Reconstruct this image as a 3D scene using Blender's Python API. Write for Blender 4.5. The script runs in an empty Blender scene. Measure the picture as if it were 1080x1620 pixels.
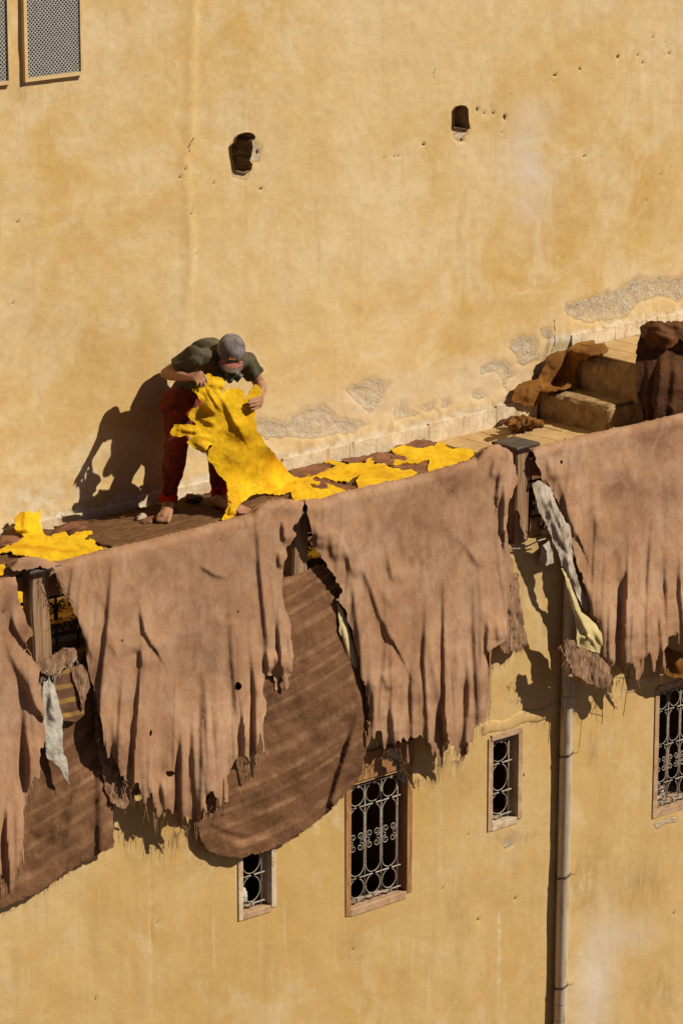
import bpy, bmesh, math, random
import numpy as np
from mathutils import Vector, Matrix

scene = bpy.context.scene
COL = scene.collection
R = math.radians
random.seed(7)

# ------------------------------------------------------------------ camera
F_PX = 5900.0                                   # focal length in photo pixels (photo 1080 x 1620)
TH = math.atan(1610 / F_PX)                     # camera looks down
AZ = math.atan(6760 / (F_PX / math.cos(TH)))    # angle between view and the wall direction
fw = np.array([math.cos(AZ) * math.cos(TH), math.sin(AZ) * math.cos(TH), -math.sin(TH)])
rt = np.array([math.sin(AZ), -math.cos(AZ), 0.0])
up = np.cross(rt, fw)
CAM = -(fw + up * (810 - 734) / F_PX) * 23.6
cam = bpy.data.cameras.new("camera")
cam.sensor_fit = 'VERTICAL'; cam.sensor_height = 36.0; cam.sensor_width = 24.0
cam.lens = F_PX * 36.0 / 1620.0
cam.clip_start = 0.5; cam.clip_end = 2000
camo = bpy.data.objects.new("camera", cam); COL.objects.link(camo)
m = Matrix(((rt[0], up[0], -fw[0], CAM[0]), (rt[1], up[1], -fw[1], CAM[1]), (rt[2], up[2], -fw[2], CAM[2]), (0, 0, 0, 1)))
camo.matrix_world = m
scene.camera = camo

# ------------------------------------------------------------------ light
SUN = Vector((0.76, -1.0, 1.06)).normalized()   # towards the sun
world = bpy.data.worlds.new("World"); scene.world = world; world.use_nodes = True
wn = world.node_tree.nodes; wn.clear()
sky = wn.new("ShaderNodeTexSky"); sky.sky_type = 'NISHITA'; sky.sun_disc = False
sky.sun_elevation = math.asin(SUN.z); sky.sun_rotation = math.atan2(SUN.x, SUN.y)
sky.air_density = 0.25; sky.dust_density = 0.3; sky.ozone_density = 0.5
bg = wn.new("ShaderNodeBackground"); bg.inputs[1].default_value = 0.05
wo = wn.new("ShaderNodeOutputWorld")
world.node_tree.links.new(sky.outputs[0], bg.inputs[0]); world.node_tree.links.new(bg.outputs[0], wo.inputs[0])
sl = bpy.data.lights.new("sun", 'SUN'); sl.energy = 5.0; sl.angle = R(0.55); sl.color = (1.0, 0.89, 0.72)
so = bpy.data.objects.new("sun", sl); COL.objects.link(so)
so.rotation_euler = SUN.to_track_quat('Z', 'Y').to_euler(); so.location = (6, -12, 12)
vs = scene.view_settings
scene.display_settings.display_device = 'sRGB'
vs.view_transform = 'Standard'; vs.look = 'None'; vs.gamma = 1.0; vs.use_curve_mapping = False
vs.exposure = 0.05
scene.cycles.max_bounces = 6; scene.cycles.diffuse_bounces = 4

# ------------------------------------------------------------------ pixel -> place
def ray(x, y):
    x = np.asarray(x, float); y = np.asarray(y, float)
    return fw + rt * ((x - 540) / F_PX)[..., None] + up * ((810 - y) / F_PX)[..., None]
def onY(x, y, Y):
    r = ray(x, y); t = (np.asarray(Y, float) - CAM[1]) / r[..., 1]
    return CAM + r * t[..., None]
def onZ(x, y, Z):
    r = ray(x, y); t = (np.asarray(Z, float) - CAM[2]) / r[..., 2]
    return CAM + r * t[..., None]
def pY(x, y, Y): return Vector(onY(x, y, Y))
def pZ(x, y, Z): return Vector(onZ(x, y, Z))

# ------------------------------------------------------------------ noise (numpy)
def vn(x, y, s=0):
    t = np.random.RandomState(s + 11).rand(256, 256)
    xi = np.floor(x).astype(int); yi = np.floor(y).astype(int)
    fx = x - xi; fy = y - yi
    fx = fx * fx * (3 - 2 * fx); fy = fy * fy * (3 - 2 * fy)
    a = t[xi % 256, yi % 256]; b = t[(xi + 1) % 256, yi % 256]
    c = t[xi % 256, (yi + 1) % 256]; d = t[(xi + 1) % 256, (yi + 1) % 256]
    return (a * (1 - fx) + b * fx) * (1 - fy) + (c * (1 - fx) + d * fx) * fy - 0.5
def fbm(x, y, o=4, s=0):
    v = 0; a = 1.0
    for i in range(o):
        v = v + a * vn(x * 2 ** i + 17.3 * i, y * 2 ** i + 5.1 * i, s + i); a *= 0.5
    return v

# ------------------------------------------------------------------ objects
def tag(o, label=None, cat=None, group=None, kind=None):
    if label: o['label'] = label
    if cat: o['category'] = cat
    if group: o['group'] = group
    if kind: o['kind'] = kind
    return o
def obj(name, me, mat=None, parent=None):
    o = bpy.data.objects.new(name, me); COL.objects.link(o)
    if mat is not None and me is not None and not me.materials: me.materials.append(mat)
    if parent is not None: o.parent = parent
    return o
def empty(name, loc=(0, 0, 0)):
    o = bpy.data.objects.new(name, None); COL.objects.link(o); o.location = loc
    o.empty_display_size = 0.1
    return o
def place(o, parent):                             # keep world coordinates under an Empty
    o.parent = parent; o.matrix_parent_inverse = Matrix.Translation(parent.location).inverted()
    return o
def mesh(name, v, f, smooth=True):
    me = bpy.data.meshes.new(name)
    me.from_pydata([tuple(p) for p in v], [], [tuple(q) for q in f])
    if smooth: me.polygons.foreach_set('use_smooth', np.ones(len(me.polygons), dtype=bool))
    me.update(); return me
def attr(me, name, vals):
    a = me.attributes.new(name, 'FLOAT', 'POINT'); a.data.foreach_set('value', np.asarray(vals, np.float32)); return a
class MB:
    def __init__(s): s.v = []; s.f = []
    def add(s, v, f):
        n = len(s.v); s.v += [tuple(p) for p in v]; s.f += [tuple(i + n for i in q) for q in f]
    def box(s, a, b, jit=0.0):
        x0, y0, z0 = a; x1, y1, z1 = b
        v = [(x, y, z) for x in (x0, x1) for y in (y0, y1) for z in (z0, z1)]
        if jit: v = [tuple(c + random.uniform(-jit, jit) for c in p) for p in v]
        s.add(v, [(0, 1, 3, 2), (4, 6, 7, 5), (0, 4, 5, 1), (2, 3, 7, 6), (0, 2, 6, 4), (1, 5, 7, 3)])
    def tube(s, pts, r, n=8, cap=True):
        pts = [Vector(p) for p in pts]; k = len(pts)
        rs = r if hasattr(r, '__len__') else [r] * k
        prev = None; rings = []
        for i, p in enumerate(pts):
            d = (pts[min(i + 1, k - 1)] - pts[max(i - 1, 0)]).normalized()
            if prev is None:
                prev = d.orthogonal().normalized()
            prev = (prev - d * prev.dot(d)).normalized(); q = d.cross(prev)
            rings.append([p + (prev * math.cos(2 * math.pi * j / n) + q * math.sin(2 * math.pi * j / n)) * rs[i] for j in range(n)])
        v = [c for g in rings for c in g]
        f = [(i * n + j, i * n + (j + 1) % n, (i + 1) * n + (j + 1) % n, (i + 1) * n + j) for i in range(k - 1) for j in range(n)]
        if cap: f += [tuple(range(n - 1, -1, -1)), tuple((k - 1) * n + j for j in range(n))]
        s.add(v, f)
    def torus(s, c, rx, rz, r, n=24, m_=6):       # ring standing in the XZ plane
        v = []; f = []
        for i in range(n):
            a = 2 * math.pi * i / n
            for j in range(m_):
                b = 2 * math.pi * j / m_
                v.append((c[0] + math.cos(a) * (rx + r * math.cos(b)), c[1] + r * math.sin(b), c[2] + math.sin(a) * (rz + r * math.cos(b))))
                f.append((i * m_ + j, ((i + 1) % n) * m_ + j, ((i + 1) % n) * m_ + (j + 1) % m_, i * m_ + (j + 1) % m_))
        s.add(v, f)
    def build(s, name, mat, parent=None, smooth=False):
        me = mesh(name, s.v, s.f, smooth); me.materials.append(mat)
        o = obj(name, me)
        if parent is not None: place(o, parent)
        return o
def bevel(o, w=0.004, seg=2):
    b = o.modifiers.new('bevel', 'BEVEL'); b.width = w; b.segments = seg; b.limit_method = 'ANGLE'; return o
def autosmooth(o, ang=40):
    o.data.polygons.foreach_set('use_smooth', np.ones(len(o.data.polygons), dtype=bool))
    try: o.data.set_sharp_from_angle(angle=R(ang))
    except Exception: pass
    return o

# ------------------------------------------------------------------ sheets clipped to an outline
def polysdf(px, py, poly):                         # >0 inside
    P = np.asarray(poly, float); Q = np.roll(P, -1, axis=0)
    d2 = np.full(px.shape, 1e18); ins = np.zeros(px.shape, bool)
    for (ax, ay), (bx, by) in zip(P, Q):
        ex, ey = bx - ax, by - ay; L = ex * ex + ey * ey + 1e-12
        t = np.clip(((px - ax) * ex + (py - ay) * ey) / L, 0, 1)
        d2 = np.minimum(d2, (px - ax - t * ex) ** 2 + (py - ay - t * ey) ** 2)
        if by != ay:
            c = ((ay > py) != (by > py)) & (px < (bx - ax) * (py - ay) / (by - ay) + ax)
            ins ^= c
    d = np.sqrt(d2)
    return np.where(ins, d, -d)
def clip_grid(xs, ys, S):
    """xs, ys grid axes; S[i,j] > 0 is kept.  Returns 2D verts and faces (marching squares with shared verts)."""
    nx, ny = S.shape
    idx = -np.ones((nx, ny), int); ins = S > 0
    ii, jj = np.nonzero(ins); idx[ii, jj] = np.arange(len(ii))
    V = [np.stack([xs[ii], ys[jj]], 1)]; extra = []; ed = {}; base = len(ii)
    full = ins[:-1, :-1] & ins[1:, :-1] & ins[1:, 1:] & ins[:-1, 1:]
    fi, fj = np.nonzero(full)
    faces = np.stack([idx[fi, fj], idx[fi + 1, fj], idx[fi + 1, fj + 1], idx[fi, fj + 1]], 1).tolist()
    anyc = (ins[:-1, :-1] | ins[1:, :-1] | ins[1:, 1:] | ins[:-1, 1:]) & ~full
    def cut(a, b):
        k = (a, b) if a < b else (b, a)
        if k not in ed:
            sa, sb = S[k[0]], S[k[1]]; t = min(max(sa / (sa - sb), 0.02), 0.98)
            extra.append((xs[k[0][0]] * (1 - t) + xs[k[1][0]] * t, ys[k[0][1]] * (1 - t) + ys[k[1][1]] * t))
            ed[k] = base + len(extra) - 1
        return ed[k]
    for i, j in zip(*np.nonzero(anyc)):
        i = int(i); j = int(j)
        cs = [(i, j), (i + 1, j), (i + 1, j + 1), (i, j + 1)]; f = []
        for k in range(4):
            a, b = cs[k], cs[(k + 1) % 4]
            if ins[a]: f.append(int(idx[a]))
            if ins[a] != ins[b]: f.append(cut(a, b))
        if len(f) >= 3: faces.append(f)
    if extra: V.append(np.array(extra))
    return np.concatenate(V), faces
def creases(px, py, lines):
    """each line: (points, amplitude m, steepness px, reach px). Rises steeply to the right of the line."""
    h = np.zeros(px.shape)
    for pts, A, w, L in lines:
        P = np.asarray(pts, float); best = np.full(px.shape, 1e9); sd = np.zeros(px.shape); tt = np.zeros(px.shape)
        seg = np.hypot(*(P[1:] - P[:-1]).T); cum = np.concatenate([[0], np.cumsum(seg)]); tot = cum[-1]
        for k in range(len(P) - 1):
            a, b = P[k], P[k + 1]; e = b - a; LL = e @ e
            t = np.clip(((px - a[0]) * e[0] + (py - a[1]) * e[1]) / LL, 0, 1)
            qx = px - a[0] - t * e[0]; qy = py - a[1] - t * e[1]; d = np.hypot(qx, qy)
            s = np.sign(e[1] * qx - e[0] * qy)
            m_ = d < best
            best = np.where(m_, d, best); sd = np.where(m_, d * s, sd); tt = np.where(m_, (cum[k] + t * seg[k]) / tot, tt)
        end = np.clip(tt / 0.55, 0, 1); end = end * end * (3 - 2 * end)
        end2 = np.clip((1 - tt) / 0.3, 0, 1); end2 = end2 * end2 * (3 - 2 * end2)
        if P[-1][1] > P[0][1] and A > 0 and A >= .016 and tot > 60: end2 = np.maximum(end2, 0.9)
        if A < 0: sd = -sd
        L_ = L * 1.9; wl = w * 1.55
        right = np.exp(-(np.maximum(sd, 0) / L_) ** 1.35); left = np.exp(-(np.minimum(sd, 0) / wl) ** 2)
        h += 1.18 * abs(A) * np.where(sd >= 0, right, left) * end * end2
    return h
def hem(poly, x):
    ys_ = []
    for (ax, ay), (bx, by) in zip(poly, poly[1:] + poly[:1]):
        if (ax <= x) != (bx <= x): ys_.append(ay + (x - ax) * (by - ay) / (bx - ax))
    return max(ys_) if ys_ else None
def pleats(poly, seed, x0, x1, lo=.008, hi=.030, gap=(17, 36), ln=(130, 330), lean=.10, w=(2.4, 4.2), reach=(8, 16)):
    rnd = random.Random(seed); out = []; x = x0; xc = (x0 + x1) / 2
    while x < x1:
        y = hem(poly, x)
        if y:
            L = rnd.uniform(*ln); A = lo + (hi - lo) * rnd.random() ** 1.5; d = (x - xc) * -lean * L / 200 + rnd.gauss(0, 3)
            c = rnd.gauss(0, 3)
            out.append(([(x + d, y - L), (x + d * .5 + c, y - L * .5), (x + c * .4, y - L * .15), (x, y + 25)], A, rnd.uniform(*w), rnd.uniform(*reach)))
        x += rnd.uniform(*gap)
    return out
def sheet(name, poly, fmap, step=2.6, edge=1.5, estretch=0.25, holes=(), mat=None, thick=0.004, seed=0, uv=None, tatter=None):
    P = np.asarray(poly, float)
    x0, y0 = P.min(0) - step * 3; x1, y1 = P.max(0) + step * 3
    xs = np.arange(x0, x1 + step, step); ys = np.arange(y0, y1 + step, step)
    X, Y = np.meshgrid(xs, ys, indexing='ij')
    S = polysdf(X, Y, poly)
    if edge: S = S + edge * 2 * fbm(X * 0.16, Y * 0.16 * estretch, 3, seed + 40) + edge * 1.1 * fbm(X * 0.5, Y * 0.5 * estretch, 2, seed + 60)
    if tatter:
        y_a, y_b, amp = tatter
        k = np.clip((Y - y_a) / (y_b - y_a), 0, 1)
        S = S - k * amp * np.clip(fbm(X * .13, Y * .012, 2, seed + 80) * 2.2 + .1, -.4, 1) - k * amp * .6 * np.clip(fbm(X * .34, Y * .03, 2, seed + 85) * 2, -.3, 1)
    for (hx, hy, rx, ry, an) in holes:
        c, s_ = math.cos(an), math.sin(an); dx = X - hx; dy = Y - hy
        u = (dx * c + dy * s_) / rx; v = (-dx * s_ + dy * c) / ry
        S = np.minimum(S, (np.sqrt(u * u + v * v) - 1 + 0.5 * fbm(X * .3, Y * .3, 2, seed + 70)) * min(rx, ry))
    V2, F = clip_grid(xs, ys, S)
    W = fmap(V2[:, 0], V2[:, 1])
    me = mesh(name, W, F)
    if uv is not None:
        a, b = uv(V2[:, 0], V2[:, 1]); attr(me, 'su', a); attr(me, 'sv', b)
    if mat: me.materials.append(mat)
    o = obj(name, me)
    if thick:
        sm = o.modifiers.new('thick', 'SOLIDIFY'); sm.thickness = thick; sm.offset = 0
        es = o.modifiers.new('rim', 'EDGE_SPLIT'); es.split_angle = R(62)
    return o

# ------------------------------------------------------------------ materials
class NT:
    def __init__(s, name, rough=0.9, spec=0.2):
        s.m = bpy.data.materials.new(name); s.m.use_nodes = True; s.t = s.m.node_tree
        s.t.nodes.clear()
        s.b = s.n('ShaderNodeBsdfPrincipled'); s.o = s.n('ShaderNodeOutputMaterial'); s.l(s.b.outputs[0], s.o.inputs[0])
        s.b.inputs['Roughness'].default_value = rough; s.b.inputs['Specular IOR Level'].default_value = spec
        g = s.n('ShaderNodeNewGeometry'); s.pos = g.outputs['Position']
        oi = s.n('ShaderNodeObjectInfo'); s.rand = oi.outputs['Random']
    def n(s, t, **k):
        x = s.t.nodes.new(t)
        for a, b in k.items(): setattr(x, a, b)
        return x
    def l(s, a, b): s.t.links.new(a, b)
    def mapv(s, scale=(1, 1, 1), loc=(0, 0, 0), rot=(0, 0, 0), src=None):
        x = s.n('ShaderNodeMapping'); x.inputs['Scale'].default_value = scale; x.inputs['Location'].default_value = loc; x.inputs['Rotation'].default_value = rot
        s.l(src or s.pos, x.inputs['Vector']); return x.outputs[0]
    def noise(s, scale, detail=4, rough=0.55, vec=None, dist=0.0):
        x = s.n('ShaderNodeTexNoise'); x.inputs['Scale'].default_value = scale; x.inputs['Detail'].default_value = detail
        x.inputs['Roughness'].default_value = rough; x.inputs['Distortion'].default_value = dist
        s.l(vec or s.pos, x.inputs['Vector']); return x.outputs['Fac']
    def voro(s, scale, vec=None, feature='F1'):
        x = s.n('ShaderNodeTexVoronoi'); x.feature = feature; x.inputs['Scale'].default_value = scale
        s.l(vec or s.pos, x.inputs['Vector']); return x.outputs['Distance']
    def ramp(s, fac, stops):
        x = s.n('ShaderNodeValToRGB'); e = x.color_ramp.elements
        while len(e) < len(stops): e.new(0.5)
        for k, (p, c) in zip(e, stops):
            k.position = p; k.color = (*c, 1) if hasattr(c, '__len__') else (c, c, c, 1)
        s.l(fac, x.inputs[0]); return x.outputs[0]
    def mix(s, fac, a, b, mode='MIX'):
        x = s.n('ShaderNodeMix', data_type='RGBA', blend_type=mode)
        for sock, val in ((x.inputs[0], fac), (x.inputs[6], a), (x.inputs[7], b)):
            if isinstance(val, (int, float)): sock.default_value = val
            elif isinstance(val, tuple): sock.default_value = (*val, 1)
            else: s.l(val, sock)
        return x.outputs[2]
    def math(s, op, a, b=0.5, clamp=False):
        x = s.n('ShaderNodeMath', operation=op); x.use_clamp = clamp
        for sock, val in ((x.inputs[0], a), (x.inputs[1], b)):
            if isinstance(val, (int, float)): sock.default_value = val
            else: s.l(val, sock)
        return x.outputs[0]
    def attr(s, name):
        x = s.n('ShaderNodeAttribute', attribute_name=name); return x.outputs['Fac']
    def bump(s, h, strength=0.3, dist=0.01, chain=None):
        x = s.n('ShaderNodeBump'); x.inputs['Strength'].default_value = strength; x.inputs['Distance'].default_value = dist
        s.l(h, x.inputs['Height'])
        if chain: s.l(chain, x.inputs['Normal'])
        return x.outputs[0]
    def done(s, col, nrm=None, rough=None):
        if isinstance(col, tuple): s.b.inputs['Base Color'].default_value = (*col, 1)
        else: s.l(col, s.b.inputs['Base Color'])
        if nrm: s.l(nrm, s.b.inputs['Normal'])
        if rough is not None: s.l(rough, s.b.inputs['Roughness'])
        return s.m

def mat_plaster(name, lower=False):
    t = NT(name, 0.95, 0.12)
    big = t.noise(0.75, 5, 0.6, dist=0.6)
    mid = t.noise(2.6, 8, 0.70, dist=1.1)
    fin = t.noise(22, 5, 0.7)
    gr = t.noise(170, 3, 0.7)
    base = t.noise(1.05, 9, 0.68, vec=t.mapv((1, 1, 1.15), loc=(2.3, 0, 5.1)), dist=0.7)
    lo_, hi_ = (0.43, 0.66) if lower else (0.35, 0.56)
    c = t.ramp(base, [(lo_ - 0.06, (0.538, 0.338, 0.107)), ((lo_ + hi_) / 2, (0.603, 0.429, 0.192)), (hi_ + 0.04, (0.659, 0.515, 0.311))])
    oc = t.ramp(mid, [(0.47, 0.0), (0.66, 1.0)])
    c = t.mix(t.math('MULTIPLY', oc, 0.45), c, (0.547, 0.348, 0.119))
    pale = t.ramp(t.noise(2.1, 9, 0.70, vec=t.mapv(loc=(5.2, 1.1, 9.3)), dist=1.0), [(0.51, 0.0), (0.64, 1.0)])
    c = t.mix(t.math('MULTIPLY', pale, 0.55), c, (0.687, 0.576, 0.390))
    fad = t.ramp(t.noise(0.42, 5, 0.62, vec=t.mapv(loc=(7.7, 3.1, 2.4)), dist=1.4), [(0.46, 0.0), (0.62, 1.0)])
    c = t.mix(t.math('MULTIPLY', fad, 0.15 if lower else 0.40), c, (0.678, 0.540, 0.322))
    drip = t.ramp(t.noise(3.2, 6, 0.66, vec=t.mapv((2.4, 2.4, 0.20), loc=(1, 4, 6)), dist=0.4), [(0.54, 0.0), (0.72, 1.0)])
    c = t.mix(t.math('MULTIPLY', drip, 0.34), c, (0.486, 0.318, 0.130))
    # soft warm cloudy blotches
    bl = t.ramp(t.noise(6.5, 8, 0.74, vec=t.mapv(loc=(1, 7, 3)), dist=1.3), [(0.48, 0.0), (0.70, 1.0)])
    c = t.mix(t.math('MULTIPLY', bl, 0.30), c, (0.474, 0.313, 0.113))
    c = t.mix(t.math('MULTIPLY', t.ramp(fin, [(0.35, 1.0), (0.55, 0.0)]), 0.14), c, (0.399, 0.278, 0.106))
    c = t.mix(t.math('MULTIPLY', t.ramp(gr, [(0.30, 1.0), (0.47, 0.0)]), 0.20), c, (0.296, 0.199, 0.080))
    if lower:
        c = t.mix(0.35, c, (0.49, 0.33, 0.135))
        st = t.ramp(t.noise(3.0, 6, 0.65, vec=t.mapv((3.2, 3.2, 0.32)), dist=0.3), [(0.50, 0.0), (0.72, 1.0)])
        c = t.mix(t.math('MULTIPLY', st, 0.40), c, (0.413, 0.267, 0.099))
        st2 = t.ramp(t.noise(5.0, 6, 0.6, vec=t.mapv((4.5, 4.5, 0.25), loc=(3, 3, 8))), [(0.60, 0.0), (0.72, 1.0)])
        c = t.mix(t.math('MULTIPLY', st2, 0.30), c, (0.609, 0.570, 0.449))
    tr = t.ramp(t.noise(9, 7, 0.72, vec=t.mapv((0.8, 1, 2.4), rot=(0, 0.5, 0), loc=(3, 9, 1)), dist=2.5), [(0.60, 0.0), (0.66, 1.0)])
    c = t.mix(t.math('MULTIPLY', tr, 0.22), c, (0.468, 0.293, 0.113))
    sp = t.ramp(t.noise(55, 3, 0.6), [(0.70, 0.0), (0.74, 1.0)])
    c = t.mix(t.math('MULTIPLY', sp, 0.45), c, (0.262, 0.162, 0.068))
    # exposed rough render where the plaster has come away
    pa = t.attr('patch'); ps = t.math('ADD', pa, t.math('MULTIPLY', t.math('SUBTRACT', t.noise(60, 4, 0.7), 0.5), 0.6))
    pm = t.math('MULTIPLY', t.ramp(ps, [(0.40, 0.0), (0.66, 1.0)]), t.ramp(t.noise(11, 5, 0.7), [(0.30, 0.35), (0.55, 1.0)]))
    agg = t.noise(75, 4, 0.75)
    pc = t.ramp(agg, [(0.30, (0.17, 0.12, 0.075)), (0.40, (0.355, 0.283, 0.192)), (0.54, (0.542, 0.475, 0.367)), (0.7, (0.636, 0.591, 0.514))])
    pc = t.mix(t.ramp(t.noise(6, 4, 0.6), [(0.42, 0.0), (0.64, 0.55)]), pc, (0.561, 0.424, 0.226))
    edge_ = t.ramp(ps, [(0.30, 0.0), (0.44, 0.55), (0.58, 0.0)])
    c = t.mix(edge_, c, (0.309, 0.192, 0.085))
    c = t.mix(pm, c, pc)
    # pinkish wash, dirt, cracks and pits carried as point attributes
    c = t.mix(t.math('MULTIPLY', t.attr('pink'), 0.75), c, (0.609, 0.532, 0.449))
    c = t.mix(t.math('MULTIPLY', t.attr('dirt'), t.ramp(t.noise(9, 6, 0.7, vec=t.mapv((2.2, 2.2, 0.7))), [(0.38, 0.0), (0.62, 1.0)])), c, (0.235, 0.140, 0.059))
    c = t.mix(t.math('MULTIPLY', t.attr('lime'), t.ramp(t.noise(14, 5, 0.7), [(0.42, 0.0), (0.58, 1.0)])), c, (0.644, 0.659, 0.621))
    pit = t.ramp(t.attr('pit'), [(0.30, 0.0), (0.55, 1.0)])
    c = t.mix(pit, c, (0.06, 0.035, 0.018))  # dark of pits and cracks is painted in, standing for shade inside them
    n1 = t.bump(fin, 0.20, 0.008)
    n2 = t.bump(gr, 0.30, 0.003, n1)
    n3 = t.bump(t.math('MULTIPLY', pm, agg), 0.85, 0.010, n2)
    n4 = t.bump(t.noise(7, 5, 0.6, vec=t.mapv((1, 1, 1.6)), dist=1.0), 0.22, 0.014, n3)
    return t.done(c, n4)

def mat_simple(name, c1, c2, scale=6, detail=5, rough=0.9, spec=0.2, bump=0.3, bscale=60, bdist=0.004, stretch=(1, 1, 1), c3=None, sheen=0):
    t = NT(name, rough, spec)
    v = t.mapv(stretch)
    c = t.ramp(t.noise(scale, detail, 0.62, vec=v, dist=0.4), [(0.34, c1), (0.66, c2)])
    if c3: c = t.mix(t.ramp(t.noise(scale * 2.7, 5, 0.65, vec=t.mapv(stretch, loc=(4, 2, 7))), [(0.52, 0.0), (0.66, 1.0)]), c, c3)
    n = t.bump(t.noise(bscale, 4, 0.65, vec=v), bump, bdist)
    if sheen:
        t.b.inputs['Sheen Weight'].default_value = sheen
    return t.done(c, n)

def mat_hide(name, hue=0.0):
    t = NT(name, 0.97, 0.08)
    big = t.noise(1.7, 5, 0.6, dist=0.7); mid = t.noise(7, 6, 0.68, dist=0.9)
    c = t.ramp(big, [(0.28, (0.300, 0.172, 0.098)), (0.48, (0.388, 0.230, 0.134)), (0.72, (0.462, 0.292, 0.180))])
    c = t.mix(t.math('MULTIPLY', t.ramp(mid, [(0.44, 0.0), (0.64, 1.0)]), 0.62), c, (0.285, 0.142, 0.080))
    c = t.mix(t.math('MULTIPLY', t.ramp(t.noise(4.2, 6, 0.66, vec=t.mapv(loc=(9, 1, 4)), dist=0.8), [(0.48, 0.0), (0.68, 1.0)]), 0.62), c, (0.45, 0.31, 0.22))
    # dirt runs down the skin, scuffs, veins and specks
    run = t.ramp(t.noise(9, 6, 0.68, vec=t.mapv((2.2, 2.2, 0.28)), dist=0.5), [(0.46, 0.0), (0.68, 1.0)])
    c = t.mix(t.math('MULTIPLY', run, 0.24), c, (0.25, 0.125, 0.066))
    sc = t.ramp(t.noise(26, 6, 0.75, vec=t.mapv((1, 1, 0.55)), dist=2.2), [(0.58, 0.0), (0.67, 1.0)])
    c = t.mix(t.math('MULTIPLY', sc, 0.50), c, (0.20, 0.085, 0.042))
    ve = t.ramp(t.noise(5.5, 3, 0.6, vec=t.mapv(loc=(2, 6, 1)), dist=3.5), [(0.485, 0.0), (0.498, 1.0), (0.502, 1.0), (0.515, 0.0)])
    c = t.mix(t.math('MULTIPLY', ve, 0.30), c, (0.20, 0.095, 0.05))
    st = t.ramp(t.noise(2.6, 7, 0.7, vec=t.mapv((1.1, 1.1, 0.7), loc=(4, 8, 2)), dist=1.6), [(0.56, 0.0), (0.63, 0.8), (0.70, 1.0)])
    c = t.mix(t.math('MULTIPLY', st, 0.42), c, (0.215, 0.115, 0.070))
    gr = t.noise(240, 3, 0.7); g2 = t.noise(90, 4, 0.7)
    c = t.mix(t.math('MULTIPLY', t.ramp(gr, [(0.36, 1.0), (0.50, 0.0)]), 0.14), c, (0.16, 0.08, 0.045))
    c = t.mix(t.math('MULTIPLY', t.ramp(g2, [(0.62, 0.0), (0.72, 1.0)]), 0.35), c, (0.50, 0.35, 0.25))
    c = t.mix(t.math('MULTIPLY', t.attr('dark'), t.ramp(mid, [(0.34, 0.2), (0.56, 0.85)])), c, (0.13, 0.06, 0.032))
    n = t.bump(gr, 0.16, 0.002)
    n = t.bump(t.noise(38, 5, 0.7, vec=t.mapv((1, 1, 0.8)), dist=1.2), 0.22, 0.006, n)
    n = t.bump(t.noise(13, 5, 0.65, vec=t.mapv((1.2, 1.2, 0.6), rot=(0, .2, 0)), dist=1.5), 0.40, 0.010, n)
    return t.done(c, n)

def mat_yellow(name, amber=0.0):
    t = NT(name, 0.8, 0.2)
    c = t.ramp(t.noise(4, 6, 0.62, dist=0.8), [(0.33, (0.56, 0.290, 0.003)), (0.5, (0.70, 0.425, 0.005)), (0.68, (0.76, 0.51, 0.010))])
    c = t.mix(t.math('MULTIPLY', t.ramp(t.noise(17, 6, 0.7, dist=1.2), [(0.48, 0.0), (0.66, 1.0)]), 0.5), c, (0.47, 0.215, 0.003))
    fib = t.ramp(t.noise(30, 6, 0.75, vec=t.mapv((1, 1, .35), rot=(0, .5, 0)), dist=2.0), [(0.52, 0.0), (0.66, 1.0)])
    c = t.mix(t.math('MULTIPLY', fib, 0.40), c, (0.80, 0.575, 0.04))
    c = t.mix(t.math('MULTIPLY', t.ramp(t.noise(60, 5, 0.7), [(0.60, 0.0), (0.70, 1.0)]), 0.45), c, (0.36, 0.155, 0.004))
    if amber: c = t.mix(amber, c, (0.46, 0.19, 0.006))
    n = t.bump(t.noise(30, 6, 0.72, vec=t.mapv((1, 1, .5), rot=(0, .5, 0)), dist=1.6), 0.6, 0.008)
    n = t.bump(t.noise(150, 3, 0.6), 0.3, 0.002, n)
    return t.done(c, n)

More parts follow.
